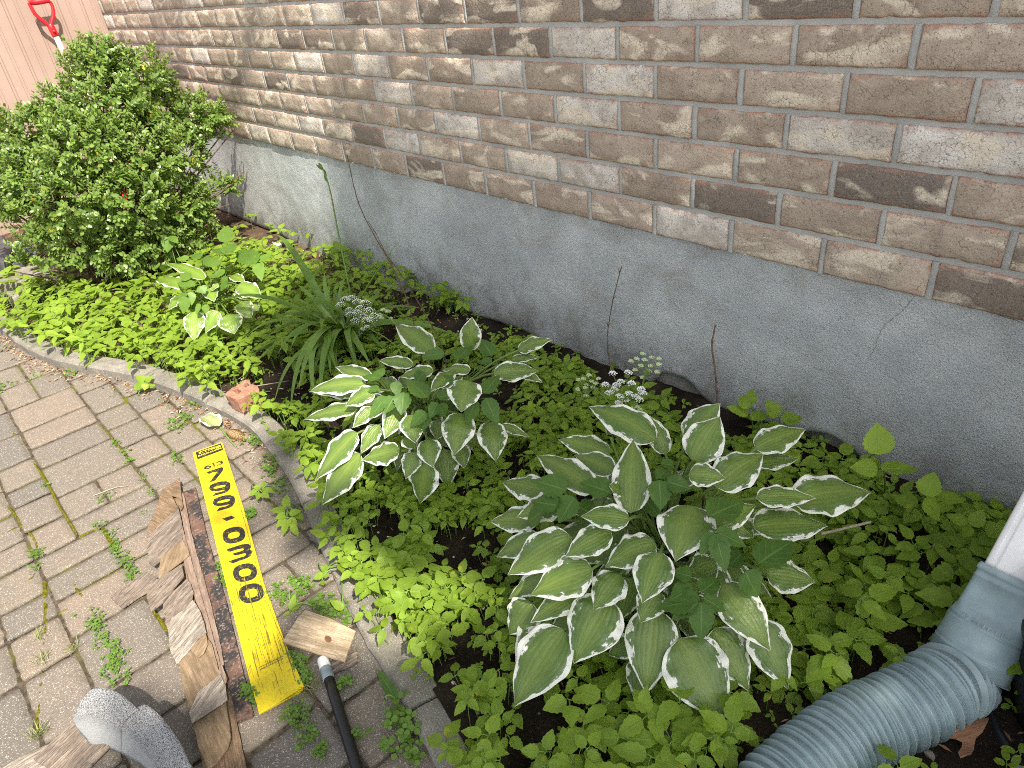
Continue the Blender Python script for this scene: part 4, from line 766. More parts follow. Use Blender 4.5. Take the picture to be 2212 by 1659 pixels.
loft(g, rings[:5]); g.build('pipe', whitep, dsp, smooth=False)
g = Geo(); loft(g, rings[4:]); g.build('upper_pipe', whitep, dsp, smooth=False)

# ------------------------------------------------------------------ black bin in the corner
bc = G((2206, 1600), .03); hr = norm(np.array([R[0, 0], R[1, 0], 0])); bc = bc + hr * .235; bc[2] = 0
bn = thing('black_bin', 'black plastic bin on a black base at the right edge', 'bin', bc)
blk = m_plain('black_bin_plastic', (.014, .015, .02), .45, .45, .3, 80, .2)
def lathe(g, c, prof, n=72): loft(g, [np.array([[c[0] + r * math.cos(a), c[1] + r * math.sin(a), z] for a in np.linspace(0, 2 * math.pi, n, endpoint=False)]) for r, z in prof])
g = Geo(); lathe(g, bc, [(.20, .03), (.228, .04), (.234, .1), (.236, .2), (.243, .2), (.243, .212), (.237, .22), (.238, .29), (.245, .29), (.245, .30), (.23, .30), (.225, .1), (.0001, .06)]); g.build('body', blk, bn)
g = Geo(); lathe(g, bc, [(.275, -.01), (.278, .02), (.274, .04), (.262, .042), (.258, .03), (.001, .03)]); g.build('base', blk, bn)

# ------------------------------------------------------------------ brown oak leaf, sticks, stones
cO = crop(3700, 2700, 2.558)
tag(plate('oak_leaf', [tuple(G(cO(*p), .075)[:2]) for p in [(245, 612), (300, 560), (340, 490), (410, 420), (460, 440), (520, 402), (600, 405), (672, 398), (650, 460), (600, 552), (540, 600), (528, 660), (520, 720), (480, 790), (410, 820), (372, 832), (348, 765), (392, 700), (402, 640), (335, 612)]], .064, .0008, m_wood('brown_leaf', (.26, .13, .075), (.34, .18, .11), (.12, .06, .035), .4, .3), None, zf=lambda x, y: .012 * nz(x, y, 0, 22), cut=.012, ang=1.0, bevel=.0001), 'brown lobed dead leaf between the hose and the black bin', 'leaf')
def stick(name, pts, rad, mat, label, cat, n=6):
    g = Geo(); q = smooth_path(pts, n); rr = np.interp(np.linspace(0, 1, len(q)), np.linspace(0, 1, len(rad)), rad); q = q + np.array([[.0015 * nz(*p, 60), .0015 * nz(p[1], p[0], p[2], 60), 0] for p in q]); polytube(g, q, rr, 6); return tag(g.build(name, mat), label, cat)
stick('stick', [G(c7(440, 208), .19), G(c7(600, 172), .18), G(c7(745, 135), .17)], [.0035, .003, .0032], MAT['twig'], 'pale speckled stick poking out right of the big hosta', 'stick')
stick('root', [G(crop(1100, 2000, 1.548)(*p), .02) for p in [(880, 520), (1000, 510), (1100, 525), (1180, 560), (1230, 610), (1290, 680), (1390, 680)]], [.0015, .002, .002, .0015], MAT['twig'], 'thin grey root arching over bare soil beside the big hosta', 'root')
stick('stick', [G(cK(590, 246), .03), G(cK(890, 200), .03)], [.002, .0015], MAT['twig'], 'thin grey stick on dark soil right of the red brick', 'stick')
stick('straw', [G(crop(0, 1300, 1.659)(*p), .006) for p in [(620, 1133), (760, 1080), (848, 1068)]], [.0014, .0012, .001], MAT['twig'], 'dry straw stem on the paving left of the wood pile', 'straw')
c0 = crop(0, 750, 2.37)
def stone(pts, z0, z1, mat, name, label, amp=.004): 
    o = rough_prism_s([tuple(G(c0(*p), z1)[:2]) for p in pts], z0, z1, mat, name, amp); return tag(o, label, 'stone')
def rough_prism_s(lp, z0, z1, mat, name, amp):
    me = curve_mesh([lp], z1 - z0, .006); bm = bmesh.new(); bm.from_mesh(me); xs = [v.co.x for v in bm.verts]; ys = [v.co.y for v in bm.verts]
    for ax, arr in ((0, xs), (1, ys), (2, [-(z1 - z0) / 2, (z1 - z0) / 2])):
        c = min(arr) + .02
        while c < max(arr) - .005: bmesh.ops.bisect_plane(bm, geom=bm.verts[:] + bm.edges[:] + bm.faces[:], plane_co=[c if k == ax else 0 for k in range(3)], plane_no=[1 if k == ax else 0 for k in range(3)]); c += .02
    for v in bm.verts: x, y, z = v.co; v.co = Vector((x + amp * nz(x, y, z, 30), y + amp * nz(y, z, x + 4, 30), z + (z0 + z1) / 2 + amp * nz(z, x, y + 9, 25)))
    bm.to_mesh(me); bm.free(); me.materials.append(mat); return link(name, me)
slate = m_plain('slate', (.07, .07, .075), .7, .3, .4, 60, .8, .006)
stone([(-60, 770), (160, 690), (400, 690), (560, 640), (640, 700), (520, 800), (300, 860), (70, 905), (-60, 900)], -.05, .07, MAT['concrete'], 'concrete_block', 'pale weathered concrete block under the left side of the shrub')
stone([(60, 920), (300, 865), (500, 800), (515, 850), (400, 920), (130, 1035), (75, 1000)], -.06, .035, MAT['concrete'], 'concrete_block', 'lower concrete block stepping down in front of the pale one, by the goutweed')
stone([(45, 700), (150, 535), (262, 600), (215, 700), (120, 720)], .05, .10, slate, 'slate_piece', 'dark grey slate piece on the concrete block at the left edge')
stone([(-60, 480), (20, 470), (112, 560), (90, 640), (20, 700), (-60, 700)], .03, .14, slate, 'dark_rock', 'dark rounded rock cut by the left edge of the picture', .01)
stone([(205, 440), (280, 405), (420, 500), (340, 560), (250, 520)], .06, .11, m_plain('tan_stone', (.42, .36, .27), .9, .2, .3, 60, .8), 'tan_stone', 'tan striped stone under the left branches of the shrub')
stone([(165, 500), (270, 510), (330, 600), (250, 640), (180, 580)], .06, .095, m_plain('blue_stone', (.20, .22, .25), .9, .2, .5, 60, .8), 'mottled_stone', 'mottled blue and rusty stone beside the slate piece')
for i, (p, r_, lb) in enumerate([((712, 655), .10, 'whitish flat cement fragment left of the flower head'), ((600, 530), .05, 'sunlit white crumbled cement lump at the wall foot')]):
    q = G(p, 0); lp = [(q[0] + r_ * (.7 + .3 * nz(i, k, 0, 1.7)) * math.cos(k / 9 * 6.283), q[1] + r_ * .5 * (.7 + .3 * nz(k, i, 3, 1.7)) * math.sin(k / 9 * 6.283)) for k in range(9)]
    o = rough_prism_s(lp, -.04, .012, m_plain('cement_white', (.55, .55, .53), .9, .2, .3, 80, .7), 'cement_fragment', .006); tag(o, lb, 'rubble')

# ------------------------------------------------------------------ hostas
cR = crop(1900, 1500, 1.10625); cM = crop(1100, 1200, 1.659); cL = crop(550, 900, 2.766)
def hosta(label, cf, s, centre, leaves, mat, kz=1.0, fill_n=0, fill_r=.3):
    g0 = G(centre, soilz(*G(centre, 0)[:2])); t = thing('hosta', label, 'hosta', g0, 'variegated hostas in the planting bed'); g = Geo(); p = Geo()
    for _ in range(fill_n):
        a = rng.uniform(0, 6.283); rr = rng.uniform(.5, 1.0) * fill_r; d = np.array([math.cos(a), math.sin(a), 0]); B = g0 + d * rr * .45; T = g0 + d * (rr * .45 + rng.uniform(.11, .17)); B[2] = g0[2] + rng.uniform(.08, .17); T[2] = B[2] - rng.uniform(.03, .08)
        leaf_batch(g, B, T, rng.uniform(.06, .085), norm(np.array([0, -.2, 1.0]) + rng.normal(size=3) * .15), .15, 14, 10, 'hosta', .16, .05, 2.6, rnd=rng.random() * .5, cup=.22); tubes(p, g0 + [0, 0, -.01], (g0 + B) / 2 + [0, 0, .05], B, .0045, .0032, 6, 6)
    for L in leaves:
        bx_, by_, tx, ty, w, zb, zt = L[:7]; arch = L[7] if len(L) > 7 else None
        B = G(cf(bx_, by_), (zb + .012) * kz); T = G(cf(tx, ty), (zt + .03) * kz); dist = np.linalg.norm(T - B); ww = wpx(w / s / 1.8517, (B + T) / 2)
        if arch is None: arch = .10 + .10 * rng.random()
        viewn = norm(CAMP - (B + T) / 2); up = norm(np.array([0, 0, 1.0]) + viewn * .8 + rng.normal(size=3) * .10)
        leaf_batch(g, B, T, ww * (1.3 if mat is MAT['hosta2'] else 1.24), up, arch, 20, 12, 'hosta', .18, .07, 2.2 + rng.random() * 1.6, rnd=rng.random(), cup=.22)
        c_ = g0 + (rng.normal(size=3) * [.022, .022, 0]); c_[2] = g0[2] - .01
        mid = (c_ + B) / 2 + np.array([0, 0, .35 * max(B[2] - c_[2], .05)]) - norm(B - c_) * .02
        tubes(p, c_, mid, B + (T - B) * .04, .0045, .0032, 8, 6)
    g.build('foliage', mat, t); p.build('petioles', MAT['petiole'], t); return t
RL = [(390, 1125, 172, 1468, 205, .17, .06, .16), (590, 985, 437, 1277, 205, .23, .12), (795, 1035, 755, 1412, 190, .20, .07), (905, 1165, 1100, 1542, 240, .17, .05), (1060, 1120, 1212, 1400, 150, .17, .07), (1095, 925, 1308, 1222, 160, .26, .17), (1250, 1090, 1385, 1390, 160, .19, .07),
  (965, 580, 888, 825, 210, .36, .31, .18), (822, 785, 740, 1010, 150, .33, .27), (800, 745, 575, 850, 140, .32, .27), (520, 860, 245, 975, 165, .28, .21), (425, 715, 145, 885, 155, .29, .22), (602, 690, 398, 805, 115, .32, .27), (640, 880, 525, 1042, 135, .27, .22),
  (490, 935, 245, 1097, 115, .22, .15), (684, 640, 468, 625, 105, .36, .34), (1232, 675, 1562, 668, 155, .29, .24), (1405, 560, 1750, 520, 175, .30, .25), (1245, 545, 1508, 545, 95, .34, .30), (1065, 495, 1276, 350, 150, .36, .36), (1240, 325, 1464, 240, 115, .34, .33), (1245, 395, 1432, 372, 80, .3, .27),
  (965, 380, 1085, 185, 150, .37, .42), (935, 300, 1085, 125, 130, .33, .40), (530, 520, 272, 355, 120, .34, .30), (615, 430, 440, 355, 95, .33, .3), (595, 350, 368, 285, 95, .31, .29), (335, 525, 120, 475, 120, .27, .22), (400, 560, 186, 628, 120, .3, .25), (290, 640, 68, 650, 115, .24, .18), (285, 720, 95, 805, 100, .24, .16),
  (355, 870, 148, 990, 100, .18, .1), (1065, 830, 935, 890, 115, .25, .21), (1290, 880, 1506, 915, 130, .2, .16), (800, 290, 503, 140, 135, .36, .36), (845, 350, 760, 175, 80, .33, .36), (690, 610, 700, 285, 140, .33, .38), (1030, 660, 1242, 578, 115, .33, .3), (690, 900, 645, 1085, 120, .2, .12),
  (760, 1250, 708, 1442, 120, .10, .03), (255, 1010, 152, 1150, 140, .15, .08), (335, 1080, 178, 1280, 150, .12, .05), (945, 440, 1110, 458, 95, .38, .36), (810, 950, 730, 1097, 110, .25, .19), (1150, 650, 1232, 720, 100, .28, .24), (480, 1060, 330, 1130, 110, .14, .09), (950, 900, 990, 975, 60, .25, .22), (650, 520, 592, 490, 60, .35, .36),
  (600, 760, 470, 830, 90, .24, .2), (700, 1180, 590, 1240, 90, .1, .05), (1010, 1000, 870, 1030, 90, .16, .13)]
hosta('largest variegated hosta, white edged leaves, in the front of the bed', cR, 1.10625, (1431, 1222), RL, MAT['hosta'], fill_n=26, fill_r=.30)
ML = [(545, 880, 270, 1195, 155, .25, .12), (568, 1020, 310, 1362, 175, .2, .06), (545, 722, 188, 795, 115, .28, .2), (605, 560, 225, 610, 130, .33, .28), (640, 520, 400, 445, 90, .33, .31), (665, 600, 463, 705, 115, .34, .29), (825, 1003, 578, 1062, 150, .22, .18), (692, 828, 570, 1020, 105, .27, .2), (832, 700, 727, 922, 130, .32, .25),
  (905, 760, 932, 952, 145, .32, .26), (655, 715, 515, 850, 90, .3, .25), (1235, 750, 1190, 1030, 185, .3, .22), (1425, 808, 1465, 1073, 165, .26, .18), (1005, 1080, 962, 1352, 180, .2, .06), (1010, 925, 1045, 1112, 135, .26, .2), (930, 1010, 868, 1190, 115, .22, .15), (1130, 990, 1150, 1250, 145, .15, .04), (1220, 955, 1258, 1120, 105, .17, .1),
  (1272, 530, 1235, 745, 190, .38, .32), (1185, 478, 1028, 612, 90, .38, .36), (1042, 345, 798, 165, 145, .32, .33), (1292, 335, 1308, 113, 120, .32, .40), (918, 430, 685, 402, 75, .33, .32), (1050, 472, 828, 512, 95, .34, .3), (1612, 335, 1842, 262, 95, .3, .30), (1452, 485, 1750, 470, 125, .32, .28), (1620, 480, 1777, 550, 60, .28, .24),
  (1295, 472, 1110, 465, 85, .37, .34), (1500, 830, 1690, 910, 55, .15, .1), (870, 900, 935, 992, 105, .25, .2), (600, 640, 258, 620, 90, .27, .22), (700, 880, 640, 1000, 80, .15, .1), (1100, 800, 1070, 930, 110, .22, .16), (1560, 400, 1755, 380, 60, .27, .26), (760, 980, 700, 930, 70, .16, .2), (1180, 640, 1090, 600, 80, .3, .3)]
hosta('medium variegated hosta right of the daylily, mixed with dark goutweed leaves', cM, 1.659, ((1000 / 1.659 + 1100) / 1.8517, (900 / 1.659 + 1200) / 1.8517), ML, MAT['hosta'], fill_n=16, fill_r=.25)
LL_ = [(745, 600, 312, 432, 125, .22, .2), (520, 700, 188, 620, 150, .2, .14), (455, 800, 335, 940, 90, .15, .08), (640, 955, 625, 1285, 180, .16, .05), (890, 950, 750, 1200, 140, .17, .08), (1010, 990, 1070, 1210, 210, .16, .08), (1115, 665, 1375, 815, 180, .22, .16), (1140, 850, 1262, 1035, 150, .18, .1), (780, 700, 850, 850, 130, .2, .15),
  (1260, 860, 1342, 950, 95, .15, .1), (900, 650, 800, 740, 60, .22, .18), (1040, 560, 1190, 640, 100, .2, .18), (1080, 740, 1200, 830, 80, .2, .16), (700, 560, 560, 470, 60, .2, .2)]
hosta('small pale green hosta in full sun beside the shrub', cL, 2.766, ((860 / 2.766 + 550) / 1.8517, (860 / 2.766 + 900) / 1.8517), LL_, MAT['hosta2'])

# ------------------------------------------------------------------ tall goutweed plants and their leaflets
def goutplant(label, cf, s, centre, leaves, mat, grp='tall goutweed growing through the hostas'):
    g0 = G(centre, 0); g0[2] = soilz(g0[0], g0[1]); t = thing('goutweed_plant', label, 'goutweed', g0, grp); g = Geo(); p = Geo()
    for L in leaves:
        bx_, by_, tx, ty, w, zb, zt = L
        B = G(cf(bx_, by_), zb); T = G(cf(tx, ty), zt); up = norm(np.array([0, 0, 1.0]) + norm(CAMP - B) * .6 + rng.normal(size=3) * .12)
        leaf_batch(g, B, T, wpx(w / s / 1.8517, B) * 1.05, up, .06, 14, 6, 'leaflet', .12, .03, 2.2, .07, rnd=rng.random())
        c_ = g0 + rng.normal(size=3) * [.03, .03, 0]; tubes(p, c_, (c_ + B) / 2 + [0, 0, .05], B, .0022, .0012, 6, 5)
    g.build('leaves', mat, t); p.build('stems', MAT['stem'], t)
goutplant('dark goutweed leaves spread over the middle of the medium hosta', cM, 1.659, ((1010 / 1.659 + 1100) / 1.8517, (860 / 1.659 + 1200) / 1.8517),
  [(1012, 650, 873, 525, 125, .4, .39), (790, 640, 728, 755, 105, .38, .35), (852, 612, 838, 765, 115, .39, .35), (740, 640, 628, 785, 95, .38, .34), (1125, 352, 972, 375, 95, .38, .38), (1200, 392, 1315, 305, 105, .38, .38), (1442, 372, 1370, 262, 110, .36, .38), (1440, 405, 1345, 412, 65, .36, .35), (1385, 620, 1490, 500, 105, .36, .37), (1400, 650, 1478, 835, 115, .36, .31), (1335, 660, 1268, 825, 110, .36, .3),
   (1000, 742, 902, 838, 95, .36, .33), (1000, 742, 985, 868, 100, .36, .31), (1080, 680, 1028, 785, 95, .38, .35), (1075, 648, 1205, 622, 90, .38, .37), (1090, 690, 1130, 780, 95, .38, .34), (730, 490, 655, 480, 75, .38, .38), (700, 520, 578, 510, 70, .38, .37), (800, 540, 812, 645, 75, .38, .35), (690, 590, 598, 600, 60, .36, .35), (1120, 560, 1180, 500, 110, .39, .4), (990, 480, 930, 560, 110, .36, .33), (1150, 700, 1210, 760, 80, .3, .26)], MAT['goutdark'])
goutplant('bright goutweed leaves peeping through the lower left of the medium hosta', cM, 1.659, ((760 / 1.659 + 1100) / 1.8517, (940 / 1.659 + 1200) / 1.8517), [(790, 925, 725, 1010, 120, .2, .15), (790, 925, 870, 990, 100, .2, .16), (540, 760, 440, 830, 110, .2, .15), (770, 860, 760, 930, 90, .2, .18)], MAT['gout'])
goutplant('dark goutweed leaves among the left leaves of the largest hosta', cR, 1.10625, ((430 / 1.10625 + 1900) / 1.8517, (700 / 1.10625 + 1500) / 1.8517), [(405, 510, 262, 465, 120, .36, .36), (368, 577, 250, 560, 95, .35, .33), (440, 540, 370, 655, 115, .36, .32), (300, 600, 225, 665, 90, .33, .28), (600, 520, 465, 475, 115, .38, .38), (455, 580, 560, 640, 110, .34, .3)], MAT['goutdark'])
goutplant('dark goutweed leaves in the crown of the largest hosta behind its stalks', cR, 1.10625, ((850 / 1.10625 + 1900) / 1.8517, (700 / 1.10625 + 1500) / 1.8517), [(815, 465, 822, 600, 100, .4, .37), (850, 470, 955, 505, 90, .4, .39), (850, 420, 800, 460, 70, .4, .4), (800, 440, 735, 500, 90, .38, .35), (880, 400, 820, 390, 60, .4, .41), (960, 350, 1130, 340, 110, .36, .37), (760, 560, 830, 640, 70, .33, .3)], MAT['goutdark'])
goutplant('three part goutweed leaf right of the heart shaped leaf of the largest hosta', cR, 1.10625, ((1060 / 1.10625 + 1900) / 1.8517, (820 / 1.10625 + 1500) / 1.8517), [(1035, 625, 1190, 560, 140, .4, .38), (1062, 700, 995, 795, 75, .39, .36), (1062, 702, 1110, 875, 95, .39, .34), (1065, 690, 1202, 762, 80, .39, .36), (1250, 835, 1405, 735, 150, .34, .33), (1195, 868, 1250, 985, 120, .33, .28), (1180, 790, 1120, 850, 90, .3, .27), (1320, 640, 1350, 740, 90, .25, .22)], MAT['goutdark'])
goutplant('five part goutweed leaf at the lower front of the largest hosta', cR, 1.10625, ((960 / 1.10625 + 1900) / 1.8517, (1120 / 1.10625 + 1500) / 1.8517), [(998, 995, 805, 1030, 115, .3, .26), (965, 935, 860, 1000, 100, .3, .28), (990, 1000, 868, 1085, 85, .3, .26), (1000, 1005, 1000, 1180, 110, .3, .24), (1010, 985, 1110, 1045, 80, .3, .27), (1000, 960, 1080, 900, 90, .3, .3), (960, 890, 870, 870, 80, .31, .31)], MAT['goutdark'])
c8 = crop(3400, 1600, 2.073)
goutplant('tallest goutweed against the grey foundation with a lobed upright leaf', c8, 2.073, ((200 / 2.073 + 3400) / 1.8517, (760 / 2.073 + 1600) / 1.8517), [(242, 455, 222, 187, 235, .30, .36), (230, 572, 0, 560, 165, .26, .26), (252, 565, 580, 580, 130, .26, .25), (190, 700, 120, 690, 70, .15, .14)], MAT['gout'], 'goutweed plants against the foundation')
goutplant('goutweed with three spread leaflets against the foundation, right of the tallest', c8, 2.073, ((540 / 2.073 + 3400) / 1.8517, (950 / 2.073 + 1600) / 1.8517), [(625, 795, 705, 598, 180, .24, .28), (620, 812, 742, 1010, 150, .23, .18), (722, 808, 958, 830, 150, .23, .22), (560, 870, 350, 800, 130, .18, .17)], MAT['gout'], 'goutweed plants against the foundation')
goutplant('goutweed at the wall foot just left of the white downspout', c8, 2.073, ((1060 / 2.073 + 3400) / 1.8517, (1130 / 2.073 + 1600) / 1.8517), [(975, 1030, 788, 945, 115, .17, .17), (1020, 1050, 1105, 905, 120, .17, .2), (1010, 1050, 935, 1130, 110, .17, .14), (1230, 1140, 1140, 1000, 140, .16, .18), (1200, 1160, 1050, 1190, 100, .15, .14), (1250, 1160, 1330, 1230, 110, .15, .13)], MAT['gout'], 'goutweed plants against the foundation')
goutplant('goutweed leaves just left of the tallest, against the wall foot behind the largest hosta', cR, 1.10625, (1650, 945), [(1210, 175, 1110, 140, 60, .12, .14), (1212, 135, 1225, 62, 60, .14, .17), (1205, 150, 1170, 90, 50, .14, .16), (1215, 185, 1310, 180, 55, .12, .12), (1340, 185, 1290, 110, 70, .14, .18), (1360, 200, 1450, 190, 80, .13, .13)], MAT['gout'], 'goutweed plants against the foundation')
c3 = crop(550, 900, 2.766)
goutplant('deep green goutweed with big leaves over the small pale hosta', c3, 2.766, (450, 660), [(965, 195, 1000, 5, 170, .3, .33), (960, 320, 828, 270, 120, .28, .27), (965, 320, 1090, 200, 160, .28, .28), (1310, 430, 1110, 280, 230, .22, .22), (1320, 420, 1375, 625, 120, .22, .16), (1330, 410, 1500, 310, 90, .22, .22), (915, 430, 725, 410, 150, .28, .26), (965, 530, 790, 580, 140, .27, .25), (1000, 580, 920, 735, 150, .26, .2), (580, 600, 475, 540, 120, .26, .25), (620, 680, 440, 640, 130, .25, .23), (690, 680, 750, 760, 120, .25, .22), (530, 790, 505, 985, 125, .24, .17), (590, 740, 600, 890, 95, .24, .19), (550, 780, 380, 830, 110, .24, .21), (740, 880, 770, 985, 85, .2, .16), (890, 1110, 870, 1250, 130, .14, .08), (690, 870, 650, 990, 70, .22, .18), (700, 360, 600, 330, 120, .26, .26), (560, 380, 430, 370, 110, .24, .24), (720, 370, 820, 400, 100, .26, .26)], MAT['clover'], 'tall goutweed growing through the hostas')
goutplant('dark goutweed leaf hanging in front of the shrub foot', c3, 2.766, (395, 600), [(350, 130, 330, 305, 150, .22, .15), (360, 130, 450, 205, 90, .22, .2), (250, 440, 170, 500, 90, .15, .12), (270, 440, 300, 520, 80, .15, .1)], MAT['clover'], 'tall goutweed growing through the hostas')

# ------------------------------------------------------------------ ground cover of goutweed
bare = [gp_(l, .0) for l in [[(560, 790), (640, 800), (690, 860), (660, 910), (610, 905), (560, 840)], [(900, 665), (1000, 680), (1110, 730), (1090, 765), (960, 745), (880, 710)]]]
def cover(n, xr, size, hs, keep, per=3, mat='gout', g=None, small=False):
    B, T, Wd, R_, S0, S1 = [], [], [], [], [], []
    for _ in range(n):
        x = rng.uniform(*xr); y = rng.uniform(kerb_y(x) + ((.01 if x < -2.3 else .025) if rng.random() < .6 else .075), -.01)
        if not keep(x, y): continue
        z = max(soilz(x, y), .03 if y < kerb_y(x) + .09 else -1); h = hs * rng.uniform(.45, 1.35) * (.38 if (any((x - c[0]) ** 2 + (y - c[1]) ** 2 < q * q for c, q in ((hc[0][0], .43), (hc[1][0], .35))) or (y > -.22 and -1.1 < x < -.1)) else 1); a0 = rng.uniform(0, 6.28); c = np.array([x + rng.uniform(-.012, .012), y + rng.uniform(-.012, .012), z + h]); sc = size(x, y) * rng.uniform(.5, 1.2); r0 = rng.random() * .7
        tilt = norm(np.array([rng.normal() * .25 + .12, rng.normal() * .25 - .12, 1.0])); S0.append((x, y, z - .005)); S1.append(c)
        for k in range(per):
            a = a0 + (0, 1.45, -1.45)[k % 3] + rng.normal() * .15 if per == 3 else a0 + k * 6.283 / per; d = np.array([math.cos(a), math.sin(a), 0]); d = d - tilt * (d @ tilt); d = norm(d)
            pl = sc * (.28 if k == 0 else .10); l = sc * (1.0 if k == 0 else .9) * rng.uniform(.85, 1.1); b = c + d * pl; B.append(b); T.append(b + d * l - np.array([0, 0, l * rng.uniform(0, .35)])); Wd.append(l * rng.uniform(.52, .70)); R_.append(min(1, r0 + rng.random() * .35)); S0.append(c); S1.append(b)
    if not B: return
    B, T = np.array(B), np.array(T)
    leaf_batch(g, B, T, np.array(Wd), norm(np.array([[.05, -.1, 1.0]]) + rng.normal(size=(len(B), 3)) * .16), .07, 6 if small else 10, 2 if small else 4, 'oval' if small else 'leaflet', .14, .03, 1.6, .0 if small else .08, rnd=np.array(R_))
    S0, S1 = np.array(S0), np.array(S1); tubes(gst, S0, (S0 + S1) / 2 + rng.normal(size=S0.shape) * .004, S1, .0011, .0008, 3, 4)
gst = Geo()
hc = [(G((1431, 1222), 0)[:2], .10), (G((920, 940), 0)[:2], .08)]
hpx = hp[:, :2]; brk = G(cK(450, 420), .04); okl = G(cO(450, 640), .03)
def hosey(x, y): return min((hpx[:, 0] - x) ** 2 + (hpx[:, 1] - y) ** 2) < .10 ** 2 or (x - bc[0]) ** 2 + (y - bc[1]) ** 2 < .33 ** 2
def keepf(x, y):
    if (x - brk[0]) ** 2 + (y - brk[1]) ** 2 < .010 or (x - okl[0]) ** 2 + (y - okl[1]) ** 2 < .013: return False
    if any(inpoly(x, y, b) for b in bare): return False
    if any((x - c[0]) ** 2 + (y - c[1]) ** 2 < r * r for c, r in hc): return False
    if x > -.75 and y < -.62 and (x + .75) * .9 + (-.62 - y) * 1.0 > -.3 and hosey(x, y): return False
    d = nz(x, y, 0, 6.5) + .35 * nz(x, y, 2, 17)
    if x < -2.5: return d > -.55 and not (y > -.25 and rng.random() < .6) and not (x < -3.9 and y > -1.1 and rng.random() < .8)
    if y > -.13 and x > -2.2 and x < -.9: return False
    if -2.35 < x < -1.9 and -.9 < y < -.45: return rng.random() < .25
    return d > (-.25 if x > -1.25 else -.06)
sizef = lambda x, y: float(np.interp(x, [-4, -2.6, -2.0, -1.4, -.8, -.2], [.058, .052, .038, .037, .044, .056])) * (1.0 + .35 * max(0, nz(x, y, 6, 3)))
g = Geo(); cover(1950, (-5.0, -2.35), sizef, .10, keepf, g=g); cover(2900, (-2.4, -1.15), sizef, .07, keepf, g=g); cover(2500, (-1.25, .4), sizef, .075, keepf, g=g)
tag(g.build('goutweed_cover', MAT['gout']), 'dense low goutweed covering the planting bed', 'ground cover', kind='stuff')
g = Geo(); cover(1500, (-4.0, .2), lambda x, y: .020, .02, lambda x, y: nz(x, y, 4, 7) > -.1, g=g, small=True)
tag(g.build('seedling_cover', MAT['gout']), 'tiny seedlings scattered over the bare soil', 'ground cover', kind='stuff')
tag(gst.build('cover_stems', MAT['stem']), 'thin green stems under the goutweed leaves', 'ground cover', kind='stuff')
# soil and kerb litter
g = Geo(); B = []; T = []
for _ in range(1900):
    x = rng.uniform(-4.2, .2)
    if rng.random() < .45: x = rng.uniform(-4.2, -1.9); y = kerb_y(x) - abs(rng.normal()) * .035 - .004; z = .002
    else: y = rng.uniform(kerb_y(x) + .1, -.02); z = soilz(x, y) + .004
    a = rng.uniform(0, 6.28); l = rng.uniform(.006, .028); B.append((x, y, z + .002)); T.append((x + l * math.cos(a), y + l * math.sin(a), z + rng.uniform(0, .006)))
B, T = np.array(B), np.array(T); leaf_batch(g, B, T, np.linalg.norm(T - B, axis=1) * rng.uniform(.08, .4, len(B)), None, .1, 2, 2, 'oval', .3)
mlit = Mt('dry_litter', .9, .1); mlit.col(mlit.ramp(mlit.attr('rnd'), [(0, (.10, .06, .04)), (.5, (.26, .14, .08)), (.8, (.42, .27, .16)), (1, (.6, .52, .4))])); tag(g.build('dry_litter', mlit.m), 'dry brown needles and flakes on soil and along the kerb', 'litter', kind='stuff')
g = Geo()
for _ in range(520):
    x = rng.uniform(-4.3, .2); y = rng.uniform(kerb_y(x) + .1, -.02); r = rng.uniform(.0015, .006) * (2.2 if rng.random() < .06 else 1); c = np.array([x, y, soilz(x, y) + r * .4]); V = []
    for (a, b) in [(0, 90)] + [(k * 72, 30) for k in range(5)] + [(k * 72 + 36, -30) for k in range(5)] + [(0, -90)]:
        a, b = math.radians(a), math.radians(b); q = r * rng.uniform(.7, 1.2); V.append(c + [q * 1.3 * math.cos(a) * math.cos(b), q * math.sin(a) * math.cos(b), q * .7 * math.sin(b)])
    F = [[0, 1 + k, 1 + (k + 1) % 5] for k in range(5)] + [[1 + k, 6 + k, 1 + (k + 1) % 5] for k in range(5)] + [[1 + (k + 1) % 5, 6 + k, 6 + (k + 1) % 5] for k in range(5)] + [[6 + k, 11, 6 + (k + 1) % 5] for k in range(5)]
    g.add(V, np.array(F), rnd=rng.random())
mp = Mt('pebble', .85, .2); mp.col(mp.ramp(mp.attr('rnd'), [(0, (.12, .10, .09)), (.5, (.3, .28, .25)), (1, (.6, .58, .54))])); tag(g.build('pebbles', mp.m, smooth=False), 'small pale pebbles on the dark soil', 'pebbles', kind='stuff')

